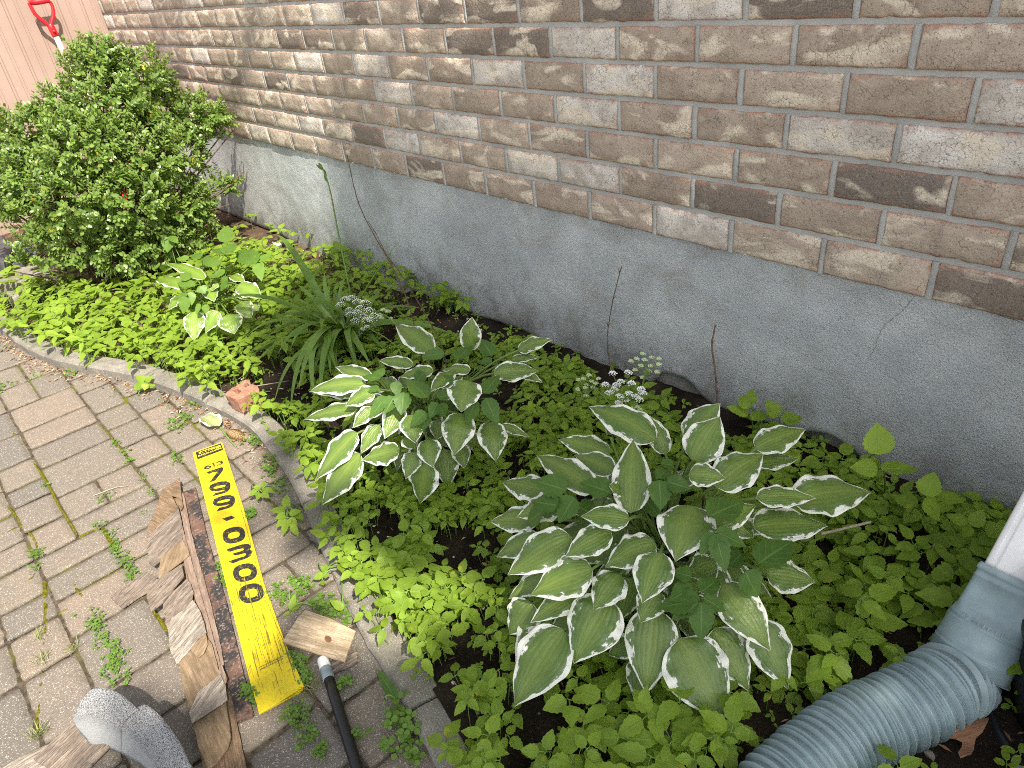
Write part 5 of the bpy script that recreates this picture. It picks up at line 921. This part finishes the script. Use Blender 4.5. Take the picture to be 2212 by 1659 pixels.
# ------------------------------------------------------------------ daylily
c2 = crop(900, 800, 1.659); g0 = G(c2(850, 930), .0)
dl = thing('daylily', 'daylily clump with long arching strap leaves between the small and medium hostas', 'daylily', g0)
g = Geo()
for (tx, ty, zt, ar, w) in [(345, 232, .30, .35, .022), (1168, 260, .46, .10, .020), (-60, 700, .22, .5, .020), (128, 1190, .03, .5, .024), (350, 1025, .12, .55, .020), (432, 1425, .03, .6, .022), (490, 1262, .08, .6, .022), (600, 1350, .06, .6, .02), (640, 1340, .05, .5, .022), (742, 1125, .10, .6, .026), (975, 1112, .08, .45, .02), (1550, 905, .10, .4, .020),
    (535, 640, .22, .3, .018), (150, 900, .15, .5, .02), (562, 1270, .05, .55, .02), (240, 960, .10, .5, .018), (440, 980, .16, .5, .018), (700, 1150, .08, .65, .026), (860, 1050, .12, .5, .02), (1310, 720, .2, .35, .018), (1060, 1000, .05, .4, .018), (330, 1330, .02, .4, .018), (140, 1080, .05, .4, .018), (640, 860, .2, .5, .022), (660, 480, .28, .25, .02), (480, 560, .24, .3, .018), (330, 780, .12, .4, .018), (900, 1180, .03, .45, .018), (760, 1200, .04, .5, .02), (820, 540, .3, .1, .018), (1200, 800, .08, .3, .016), (560, 1080, .05, .5, .02), (650, 1180, .05, .5, .02)]:
    B = g0 + np.array([rng.normal() * .03, rng.normal() * .03, .0]); T = G(c2(tx, ty), zt); leaf_batch(g, B, T, w * rng.uniform(1.4, 1.85), norm(np.array([0, -.15, 1.0]) + rng.normal(size=3) * .12), ar * .9, 22, 2, 'strap', .35, .0, rnd=rng.random())
for _ in range(16):
    a = rng.uniform(0, 6.28); l = rng.uniform(.15, .34); B = g0 + np.array([rng.normal() * .03, rng.normal() * .03, 0]); T = g0 + np.array([l * math.cos(a), l * .8 * math.sin(a), rng.uniform(.02, .2)]); leaf_batch(g, B, T, .017, norm(np.array([0, 0, 1.0]) + rng.normal(size=3) * .1), rng.uniform(.35, .6), 16, 2, 'strap', .35, rnd=rng.random())
g.build('leaves', MAT['day'], dl)
g = Geo(); q = smooth_path([g0, WY((757, 640), -.50), WY((742, 560), -.46), WY((728, 490), -.42), WY((715, 420), -.39), WY((702, 375), -.37), WY((694, 362), -.36)], 6); polytube(g, q, np.linspace(.0042, .0022, len(q)), 8); g.build('scape', MAT['day'], dl)
for (a, b) in [((700, 368), (683, 356)), ((697, 364), (688, 352)), ((704, 382), (700, 366)), ((706, 392), (701, 378))]:
    g = Geo(); A_ = WY(a, -.365); B_ = WY(b, -.362); polytube(g, [A_ + (B_ - A_) * t for t in (0, .25, .55, .85, 1)], [.0025, .005, .0055, .0035, .001], 8); g.build('bud', MAT['day'], dl)

# ------------------------------------------------------------------ dead stalks
def stalk(label, pts, ys, r0, r1):
    P_ = [WY(p, y) for p, y in zip(pts, ys)]; t = P_[-1].copy(); q = smooth_path([np.array([P_[-1][0], P_[-1][1], max(P_[-1][2] - .12, 0.0)])] + P_[::-1], 8); g = Geo()
    q = q + np.array([[.0018 * nz(*p, 55), 0, .0018 * nz(p[2], p[0], 1, 55)] for p in q]); rr = np.linspace(r0, r1, len(q)) * (1 + .25 * np.array([nz(*p, 130) for p in q])); polytube(g, q, rr, 6)
    for k in range(6, len(q) - 2, 7):
        a = q[k]; polytube(g, [a, a + norm(q[k + 1] - q[k]) * .012 + np.array([(-1) ** k * .008, 0, .003])], [.0014, .0005], 4)
    o = g.build('dead_stalk', MAT['dead']); tag(o, label, 'stalk', 'dry flower stalks')
stalk('tallest dry brown stalk, reaching the brick bottom, rising from the medium hosta', [(750, 335), (757, 368), (765, 405), (775, 440), (793, 480), (815, 520), (850, 582), (880, 650), (905, 745)], [-.22, -.23, -.25, -.27, -.29, -.32, -.36, -.42, -.5], .0024, .0018)
stalk('dry brown stalk leaning together with the tallest one, ending right of it', [(795, 478), (812, 505), (835, 550), (858, 580), (890, 630), (925, 690), (956, 752)], [-.28, -.29, -.31, -.33, -.37, -.42, -.48], .0024, .0014)
stalk('dry brown stalk rising past the white umbel of the largest hosta', [(1343, 575), (1328, 630), (1315, 700), (1312, 750), (1322, 800), (1345, 860), (1368, 950), (1385, 1050), (1396, 1130)], [-.30, -.32, -.34, -.36, -.40, -.44, -.50, -.55, -.58], .0022, .0012)
stalk('short thick dry stalk at the right back of the largest hosta', [(1546, 702), (1538, 745), (1545, 800), (1549, 870), (1540, 940), (1530, 980), (1522, 1030)], [-.32, -.34, -.37, -.41, -.46, -.49, -.52], .0028, .0019)

# ------------------------------------------------------------------ white umbels
def umbel(label, cf, s, y, groups, stems, base):
    t = thing('flower_umbel', label, 'flower', base, 'white goutweed flower heads')
    for pts, mat, dia in groups:
        g = Geo()
        for (px, py) in pts:
            c = WY(cf(px, py), y + rng.uniform(-.012, .012)); Rr = wpx(dia / s / 1.8517, c) / 2
            for k in range(38):
                a = k * 2.399; rr = math.sqrt((k + .5) / 38); p = c + np.array([Rr * rr * math.cos(a), Rr * rr * math.sin(a) * .8, Rr * .5 * (1 - rr * rr)]) + rng.normal(size=3) * .0006; b = rng.uniform(.0012, .0021)
                d1 = norm(rng.normal(size=3)); d2 = norm(np.cross(d1, rng.normal(size=3))); d3 = np.cross(d1, d2)
                g.add([p + d1 * b, p - d1 * b, p + d2 * b, p - d2 * b, p + d3 * b, p - d3 * b], np.array([[0, 2, 4], [2, 1, 4], [1, 3, 4], [3, 0, 4], [2, 0, 5], [1, 2, 5], [3, 1, 5], [0, 3, 5]]))
        g.build('blossoms', mat, t, smooth=False)
        hub = WY(cf(*np.mean(pts, axis=0)), y) - np.array([0, 0, .03])
        g = Geo()
        for (px, py) in pts: c = WY(cf(px, py), y); tubes(g, hub, (hub + c) / 2 + [0, 0, -.003], c, .0007, .0005, 3, 4)
        g.build('rays', MAT['stem'], t)
    for pts, r in stems:
        g = Geo(); q = smooth_path([WY(cf(px, py), yy) for px, py, yy in pts], 6); polytube(g, q, np.linspace(r, r * .6, len(q)), 7); g.build('stem', MAT['stem'], t)
cU = crop(2200, 1350, 2.115)
umbel('bright white umbel with greenish side umbels at the back of the largest hosta', cU, 2.115, -.47,
  [([(530, 305), (660, 298), (470, 400), (500, 470), (560, 405), (600, 375), (690, 388), (770, 438), (785, 470), (590, 500), (670, 478), (640, 530), (755, 528), (580, 555), (545, 440), (725, 500)], MAT['flower'], 78), ([(685, 200), (735, 180), (785, 140), (800, 190), (860, 170), (920, 180), (770, 240), (850, 240), (920, 228), (840, 285), (905, 292), (720, 275), (780, 338)], MAT['flowerg'], 46),
   ([(240, 360), (285, 350), (330, 320), (310, 405), (350, 372), (410, 350), (235, 440), (300, 425), (362, 425), (305, 493), (388, 390)], MAT['flowerg'], 46), ([(700, 600), (740, 588), (780, 640), (630, 652), (690, 650), (715, 690), (760, 610)], MAT['flowerg'], 46)],
  [([(910, 960, -.50), (820, 800, -.48), (730, 705, -.47), (700, 640, -.47)], .0042), ([(700, 640, -.47), (650, 580, -.47), (625, 510, -.47)], .002), ([(780, 420, -.47), (800, 330, -.47), (820, 255, -.47)], .0022), ([(820, 800, -.48), (560, 610, -.48), (480, 530, -.47), (380, 420, -.47)], .0022)], G((1431, 1200), 0))
umbel('loose white umbel on a forked stem above the left of the medium hosta', c2, 1.659, -.52,
  [([(800, 662), (842, 655), (880, 678), (930, 685), (768, 700), (830, 735), (880, 750), (960, 735), (992, 770), (920, 778), (868, 805), (900, 720), (940, 800), (835, 765), (975, 800)], MAT['flower'], 84), ([(1050, 730), (1082, 742), (1040, 785), (1030, 765)], MAT['flowerg'], 44), ([(850, 870), (868, 905), (910, 860), (942, 842), (890, 885)], MAT['flower'], 44), ([(1100, 785)], MAT['flowerg'], 30)],
  [([(1212, 1175, -.56), (1180, 1060, -.54), (1155, 985, -.53)], .0038), ([(1155, 985, -.53), (1060, 910, -.52), (970, 860, -.52), (900, 800, -.52)], .002), ([(1155, 985, -.53), (1172, 920, -.52), (1160, 860, -.52), (1100, 790, -.52), (1050, 755, -.52)], .0018)], G((930, 900), 0))
hb = thing('hosta_scape', 'green hosta flower shoot with a pointed bud left of the white umbel', 'flower shoot', G((1431, 1215), 0))
g = Geo(); q = smooth_path([WY(cR(x, y), yy) for x, y, yy in [(735, 700, -.62), (700, 560, -.60), (640, 390, -.57), (600, 275, -.55)]], 6); polytube(g, q, np.linspace(.0045, .0035, len(q)), 8); g.build('stem', MAT['stem'], hb)
g = Geo(); B = WY(cR(590, 265), -.545); T = WY(cR(612, 165), -.53); leaf_batch(g, B, T, .020, norm(CAMP - B), .1, 10, 6, 'leaflet', .6, rnd=.2); leaf_batch(g, B, T + [-.008, 0, -.01], .017, norm(CAMP - B + [.3, 0, 0]), .0, 10, 6, 'leaflet', .6, rnd=.7); g.build('bud', MAT['hosta'], hb)

# ------------------------------------------------------------------ boxwood shrub
bp = G((250, 590), 0); bn_ = norm(np.array([bp[0] - CAMP[0], bp[1] - CAMP[1], 0]))
def BP(p, off=0.0): d = ray(p); return CAMP + d * ((((bp - CAMP) + bn_ * off) @ bn_) / (d @ bn_))
bx_ = thing('boxwood_shrub', 'bushy green boxwood shrub at the far end in full sun', 'shrub', bp)
lobes = [(205, 150, 52, .0), (300, 175, 62, .05), (225, 215, 80, -.05), (340, 235, 58, .1), (425, 250, 42, .05), (455, 262, 30, 0), (95, 300, 75, .0), (35, 340, 60, .1), (190, 320, 90, -.2), (300, 330, 90, -.15), (385, 335, 62, .0), (70, 400, 70, -.1), (-15, 400, 60, .1), (160, 430, 85, -.25), (270, 440, 95, -.25), (375, 440, 70, -.05), (425, 455, 40, 0), (170, 520, 62, -.2), (270, 535, 60, -.25), (350, 520, 55, -.15), (85, 545, 36, -.25), (60, 460, 45, -.1), (130, 245, 45, .05), (215, 125, 30, .0), (480, 400, 20, .05), (400, 500, 35, -.05)]
B, T, Wd, UP, R_ = [], [], [], [], []; tw0, tw1 = [], []
for (lx, ly, lr, off) in lobes:
    c = BP((lx, ly), off); r = wpx(lr, c) * .84; ns = int(430 * r * r / .04) + 10
    for _ in range(ns):
        d = norm(rng.normal(size=3)); 
        if d @ -bn_ < -.35 and rng.random() < .6: continue
        p = c + d * r * rng.uniform(.74, 1.0) * np.array([1, 1, .92]) * (1 + .42 * nz(d[0] * 1.7, d[1] * 1.7, d[2] * 1.7 + lx)); tdir = norm(d * .8 + np.array([0, 0, .45]) + rng.normal(size=3) * .35); L = rng.uniform(.05, .105); u1 = norm(np.cross(tdir, rng.normal(size=3))); u2 = np.cross(tdir, u1); n = int(L / .014); rc = rng.random(); tw0.append(p - tdir * .02); tw1.append(p + tdir * L)
        for k in range(n):
            for sg_ in (1, -1):
                e = (u1 if k % 2 else (u1 * .6 + u2 * .8)) * sg_; b = p + tdir * (L * (k + .5) / n); dd_ = norm(tdir * .75 + e); l = rng.uniform(.022, .036) * (1.1 - .4 * k / n); B.append(b); T.append(b + dd_ * l); Wd.append(l * .56); UP.append(norm(tdir * .9 - e * .5 + np.array([.2, -.1, .5]))); R_.append(min(1, .25 * rng.random() + .75 * rc * (.5 + .5 * k / n)))
B, T, Wd, UP, R_ = map(np.array, (B, T, Wd, UP, R_)); g = Geo(); leaf_batch(g, B, T, Wd, UP, .08, 3, 2, 'oval', .18, rnd=R_); g.build('foliage', MAT['box'], bx_)
sel = rng.random(len(B)) < .004; g = Geo(); leaf_batch(g, B[sel] + [0, -.004, .004], T[sel] + [0, -.004, .006], Wd[sel] * 1.1, UP[sel], .08, 3, 2, 'oval', .18); g.build('yellow_leaves', MAT['yleaf'], bx_)
g = Geo(); tubes(g, np.array(tw0), (np.array(tw0) + np.array(tw1)) / 2, np.array(tw1), .0014, .0008, 2, 4)
for (lx, ly, lr, off) in lobes:
    c = BP((lx, ly), off)
    for k in range(3): b = bp + np.array([rng.normal() * .05, rng.normal() * .05, -.05]); e = c + rng.normal(size=3) * .08; tubes(g, b, (b + e) / 2 + [rng.normal() * .04, rng.normal() * .04, .04], e, .009, .003, 6, 6)
for a, b_ in [((330, 480), (505, 395)), ((340, 470), (500, 440)), ((300, 560), (470, 470)), ((330, 570), (215, 645)), ((300, 600), (205, 690)), ((380, 520), (470, 560))]: A_, C_ = BP(a, -.1), BP(b_, -.15); tubes(g, A_, (A_ + C_) / 2 + [0, 0, -.03], C_, .004, .0018, 6, 5)
g.build('branches', MAT['bark'], bx_)

# ------------------------------------------------------------------ weeds in the paving
def weed(label, pts, n, spread, size, kind='clover', name='weed', h=.018):
    g = Geo(); st_ = Geo(); P_ = smooth_path([G(p, 0) for p in pts], 6) if len(pts) > 1 else np.array([G(pts[0], 0)]); o = thing(name, label, 'weed', P_[0])
    n = int(n * .72); size *= .85; h *= .75
    for _ in range(n):
        c = P_[rng.integers(len(P_))] + np.array([rng.normal() * spread, rng.normal() * spread, 0])
        if kind == 'clover':
            top = c + np.array([rng.normal() * .005, rng.normal() * .005, rng.uniform(.4, 1.3) * h]); a0 = rng.uniform(0, 6.28); l = size * rng.uniform(.6, 1.2); ds = np.array([[math.cos(a0 + k * 2.094), math.sin(a0 + k * 2.094), rng.uniform(-.2, .2)] for k in range(3)])
            leaf_batch(g, top[None] + ds * l * .08, top[None] + ds * l, l * .85, norm(np.array([0, 0, 1.0]) + rng.normal(size=3) * .25), .05, 4, 2, 'oval', .15, rnd=rng.random()); tubes(st_, c, (c + top) / 2, top, .0006, .0005, 1, 3)
        elif kind == 'rosette':
            a = rng.uniform(0, 6.28); l = size * rng.uniform(.6, 1.2); d = np.array([math.cos(a), math.sin(a), rng.uniform(.2, .8)]); leaf_batch(g, c, c + d * l, l * .32, None, .15, 6, 2, 'leaflet', .2, rnd=rng.random())
        else:
            a = rng.uniform(0, 6.28); l = size * rng.uniform(.5, 1.2); d = np.array([math.cos(a), math.sin(a), rng.uniform(.3, 1.1)]); leaf_batch(g, c, c + d * l, .0014, None, .15, 5, 1, 'strap', 0, rnd=rng.random())
    g.build('leaves', MAT['grass' if kind == 'grass' else 'clover'], o)
    if st_.n: st_.build('stems', MAT['stem'], o)
    return o
q5 = lambda *l: [c5(x, y) for x, y in l]; q4 = lambda *l: [((x / 1.659) / 1.8517, (y / 1.659 + 1300) / 1.8517) for x, y in l]; q3 = lambda *l: [cA(x, y) for x, y in l]
CL = 'clover and small weeds in the paving joints'
for lab, pts, n, sp, sz, kd, h in [
  ('long thick strip of clover left of the wood pile', q5((550, 255), (580, 330), (640, 420), (700, 480), (680, 560), (735, 640)), 210, .011, .0075, 'clover', .018), ('clover patch in the joint touching the small wood strip apart from the pile', q3((110, 655), (140, 700), (160, 745)), 70, .009, .0075, 'clover', .016),
  ('clover on the mossy joint above the one touching the small wood strip', q3((60, 590), (90, 625)), 30, .008, .007, 'clover', .014), ('small weed left of the pointed end of the wood pile', q4((980, 1255), (950, 1240)), 30, .009, .009, 'rosette', .02), ('upright weed just above the pointed end of the wood pile', q4((1010, 1090), (1020, 1130)), 34, .008, .012, 'rosette', .02),
  ('upright weed in the joint, higher than the one near the pointed wood end', q4((940, 985), (960, 1030)), 34, .008, .012, 'rosette', .02), ('clover in the diagonal mossy joint between big pavers', q4((820, 850), (850, 885), (880, 910)), 36, .008, .007, 'clover', .014), ('tiny weed at the top of the diagonal mossy joint', q4((760, 780), (775, 810)), 16, .006, .007, 'clover', .012),
  ('clover left of the top corner of the yellow sign', q4((1150, 850), (1170, 890), (1200, 905)), 36, .012, .007, 'clover', .014), ('clover left of the fallen leaf', q4((1150, 640), (1190, 690)), 60, .014, .008, 'clover', .018), ('clover between the fallen leaf and the kerb, upper one', q4((1235, 610), (1250, 640)), 36, .010, .008, 'clover', .018), ('clover against the kerb, left of the broken brick', q4((1270, 530), (1310, 545)), 44, .011, .008, 'clover', .018),
  ('weedy tuft under the big kerb leaf', q4((1040, 490), (1080, 520), (1140, 560)), 60, .014, .010, 'rosette', .02), ('small weed on the sunny paving near the kerb litter', q4((765, 450), (775, 470)), 18, .007, .009, 'rosette', .01), ('weed by the kerb in the litter strip, second from the left', q4((440, 300), (490, 340), (470, 260)), 44, .016, .009, 'clover', .016), ('bright weed by the kerb near the left end of the litter strip', q4((220, 320), (260, 350)), 44, .015, .014, 'rosette', .02),
  ('weed in the paving joint near the left edge, upper', q4((20, 400), (65, 430)), 30, .015, .009, 'clover', .016), ('tiny clover in the middle of the paving left of the wood pile', q4((720, 1140), (680, 1170), (740, 1110)), 22, .008, .007, 'clover', .01), ('small clover on the mossy line at the lower left of the straw', q4((300, 1060), (310, 1075)), 14, .006, .006, 'clover', .01), ('yellow green weed on the curved mossy joint', q4((235, 1600), (245, 1640)), 30, .008, .016, 'rosette', .02),
  ('clover above the yellow green weed on the curved joint', q4((240, 1510), (255, 1550)), 36, .008, .0075, 'clover', .016), ('clover on the second mossy joint right of the straw', q4((660, 1330), (740, 1400), (760, 1510)), 50, .009, .007, 'clover', .012),
  ('clover against the kerb, right of the pine cone', q4((1660, 770), (1720, 790), (1740, 770)), 60, .014, .009, 'clover', .02), ('clover hugging the kerb beside the top half of the sign', q4((1780, 880), (1810, 950), (1800, 1000)), 70, .012, .010, 'clover', .025), ('clover spilling along the kerb below its shaded part', q4((1860, 1060), (1880, 1110)), 44, .010, .008, 'clover', .02),
  ('clover touching the right edge of the sign at the dash', q3((735, 430), (730, 470)), 36, .009, .010, 'clover', .02), ('clover between the sign and the rusty strip', q3((580, 690), (590, 740), (600, 780)), 30, .006, .009, 'clover', .016), ('clover beside the last zero of the sign', q3((830, 800), (880, 830), (900, 850)), 60, .012, .008, 'clover', .018), ('clover patch above the plywood square', q3((940, 760), (980, 790), (960, 820)), 70, .014, .009, 'clover', .02),
  ('clover along the top edge of the plywood square', q3((1040, 880), (1100, 890), (1160, 920), (1190, 950)), 110, .012, .011, 'clover', .022), ('clover between the lower end of the sign and the pole', q3((950, 1130), (985, 1190), (990, 1240)), 90, .012, .009, 'clover', .02), ('clover at the lower left corner of the sign', q3((720, 1280), (740, 1340)), 40, .010, .011, 'clover', .02), ('shaded clover below the sign', q3((930, 1380), (960, 1420), (970, 1390)), 60, .012, .009, 'clover', .02),
  ('trailing clover left of the pole at the bottom', q3((985, 1480), (1030, 1540), (1070, 1600)), 60, .009, .009, 'clover', .016), ('clover right of the pole in shade', q2 := [c2b(1060, 920), c2b(1060, 980)], 34, .009, .009, 'clover', .02), ('tiny clover right of the pole near the bottom edge', [c2b(1145, 1380)], 10, .006, .011, 'clover', .02),
  ('weedy goutweed seedlings along the kerb gap at the bottom', [c3b for c3b in [crop(1100, 2000, 1.548)(760, 1330), crop(1100, 2000, 1.548)(830, 1450), crop(1100, 2000, 1.548)(860, 1560)]], 60, .018, .018, 'clover', .03), ('small weed in the far left litter at the kerb end', q4((5, 150), (20, 180)), 30, .015, .014, 'rosette', .02)]:
    weed(lab, pts, n, sp, sz, kd, 'weed', h)['group'] = CL
for lab, pts in [('straw coloured grass tuft on the mossy joint, upper one', q5((245, 370))), ('tiny grass tuft lying on the paver near the left joint', q5((440, 440))), ('grass tuft on the mossy joint, between the other two', q5((250, 520))), ('largest grass tuft, just above the bottom left board', q5((240, 940))), ('dark grass between the sign end and the pole', q3((1010, 1240), (1040, 1280)))]:
    weed(lab, pts, 70 if 'largest' in lab or 'dark' in lab else 34, .008, .03, 'grass', 'grass_tuft')['group'] = 'grass tufts in the paving joints'
cG = crop(1100, 2000, 1.548)
def kerbplant(label, cf, s, ct, lv, mat='gout'): goutplant(label, cf, s, ct, lv, MAT[mat], 'small plants leaning over the kerb')
q4f = crop(0, 1300, 1.659)
kerbplant('goutweed plant on the kerb casting a sharp shadow on the paving', q4f, 1.659, q4f(1000, 400), [(960, 370, 900, 335, 50, .05, .06), (965, 375, 1020, 345, 50, .05, .06), (960, 380, 880, 435, 60, .05, .03), (965, 385, 960, 435, 45, .05, .03), (1000, 390, 1010, 420, 45, .04, .02)])
kerbplant('upper goutweed plant growing out of the kerb gap right of the sign', cA, 1.209, cA(790, 340), [(770, 310, 715, 345, 30, .05, .04), (775, 305, 740, 300, 28, .05, .06), (780, 300, 800, 275, 28, .05, .06), (785, 310, 845, 325, 30, .05, .05), (785, 325, 820, 355, 30, .05, .04), (770, 325, 760, 365, 28, .05, .03)])
kerbplant('lower and larger goutweed plant in the kerb gap right of the sign', cA, 1.209, cA(920, 470), [(900, 400, 905, 335, 42, .06, .09), (895, 410, 820, 415, 38, .06, .05), (895, 430, 845, 455, 34, .06, .05), (900, 440, 850, 500, 38, .06, .03), (905, 455, 885, 535, 42, .06, .02), (915, 450, 950, 500, 42, .06, .03), (915, 430, 975, 415, 40, .06, .06), (940, 420, 985, 460, 34, .05, .04), (925, 480, 960, 540, 34, .05, .02)])
kerbplant('goutweed sprig on the kerb below the larger one', cG, 1.548, cG(300, 480), [(300, 450, 320, 395, 50, .05, .07), (300, 460, 235, 490, 50, .05, .04), (300, 470, 340, 460, 40, .05, .05), (290, 500, 300, 530, 40, .04, .02)])
kerbplant('long toothed dandelion leaf lying in the kerb gap', cG, 1.548, cG(750, 1230), [(750, 1235, 632, 1045, 72, .03, .05)], 'goutdark')
kerbplant('pair of toothed dandelion leaves right of the last zero of the sign', cA, 1.209, cA(925, 905), [(925, 900, 945, 815, 38, .01, .04), (930, 900, 985, 855, 24, .01, .03), (920, 905, 880, 925, 20, .01, .01)])
kerbplant('bright broad leaf over the clover right of the dandelion', cG, 1.548, cG(430, 670), [(425, 675, 340, 622, 55, .04, .06)])

# ------------------------------------------------------------------ moss in the joints
def m_moss():
    m = Mt('moss', 1.0, .05); o = m.obj(); c = m.mix(m.lin(m.noise(o, 130, 3), .35, .65), (.07, .07, .010), (.20, .19, .018)); c = m.mix(m.lin(m.noise(o, 40, 2), .5, .7, 0, .5), c, (.13, .09, .04)); m.col(c); m.bump(m.noise(o, 500, 3, .7), 1, .004); return m.m
cj = crop(0, 1850, 2.5515); g = Geo()
for pts, w in [([cj(*p) for p in [(0, 400), (100, 470), (220, 620), (340, 770), (380, 880)]], .009), ([cj(*p) for p in [(435, 1190), (445, 1300), (460, 1400), (460, 1650)]] + [c5(*p) for p in [(262, 130), (266, 300), (255, 430)]], .014), ([c5(*p) for p in [(245, 560), (235, 680), (225, 800), (218, 920)]], .013),
    ([cj(*p) for p in [(340, 0), (480, 200), (600, 440), (700, 590), (790, 740)]], .010), ([cj(*p) for p in [(1030, 650), (1080, 720), (1150, 850)]], .014), ([cj(*p) for p in [(750, 1200), (780, 1290), (850, 1380)]], .010), ([cj(*p) for p in [(240, 1220), (340, 1170)]], .007), ([cj(*p) for p in [(0, 520), (90, 480)]], .008), ([cj(*p) for p in [(20, 730), (120, 680), (220, 635)]], .008),
    ([cA(*p) for p in [(258, 890), (300, 960), (322, 985)]], .013), ([cj(*p) for p in [(800, 760), (900, 700), (1010, 665)]], .006), ([cj(*p) for p in [(590, 1550), (720, 1470), (860, 1395)]], .006), ([cj(*p) for p in [(830, 1130), (960, 1070), (1110, 990)]], .006), ([q4f(*p) for p in [(650, 650), (700, 700), (760, 770), (850, 880)]], .008), ([q4f(*p) for p in [(70, 690), (120, 760), (160, 820)]], .010), ([q4f(*p) for p in [(960, 910), (1090, 855)]], .007)]:
    q = smooth_path([G(p, .001) for p in pts], 8); k = 6; V = []
    for i in range(len(q)):
        t = norm(q[min(i + 1, len(q) - 1)] - q[max(i - 1, 0)]); n_ = np.array([-t[1], t[0], 0]); end = min(1, min(i, len(q) - 1 - i) / 3 + .15)
        for j in range(k + 1):
            v = j / k * 2 - 1; ww = w / 2 * end * (1 + .55 * nz(q[i][0] * (1 if v > 0 else 2), q[i][1], v > 0, 55)); P_ = q[i] + n_ * v * ww
            V.append((P_[0], P_[1], -.006 + .0095 * (1 - v * v) ** .5 * (.7 + .5 * nz(P_[0], P_[1], 2, 90)) if abs(v) < 1 else -.006))
    g.add(V, gridf(len(q) - 1, k))
tag(g.build('moss', m_moss()), 'yellow green moss cushions filling the paving joints', 'moss', kind='stuff')
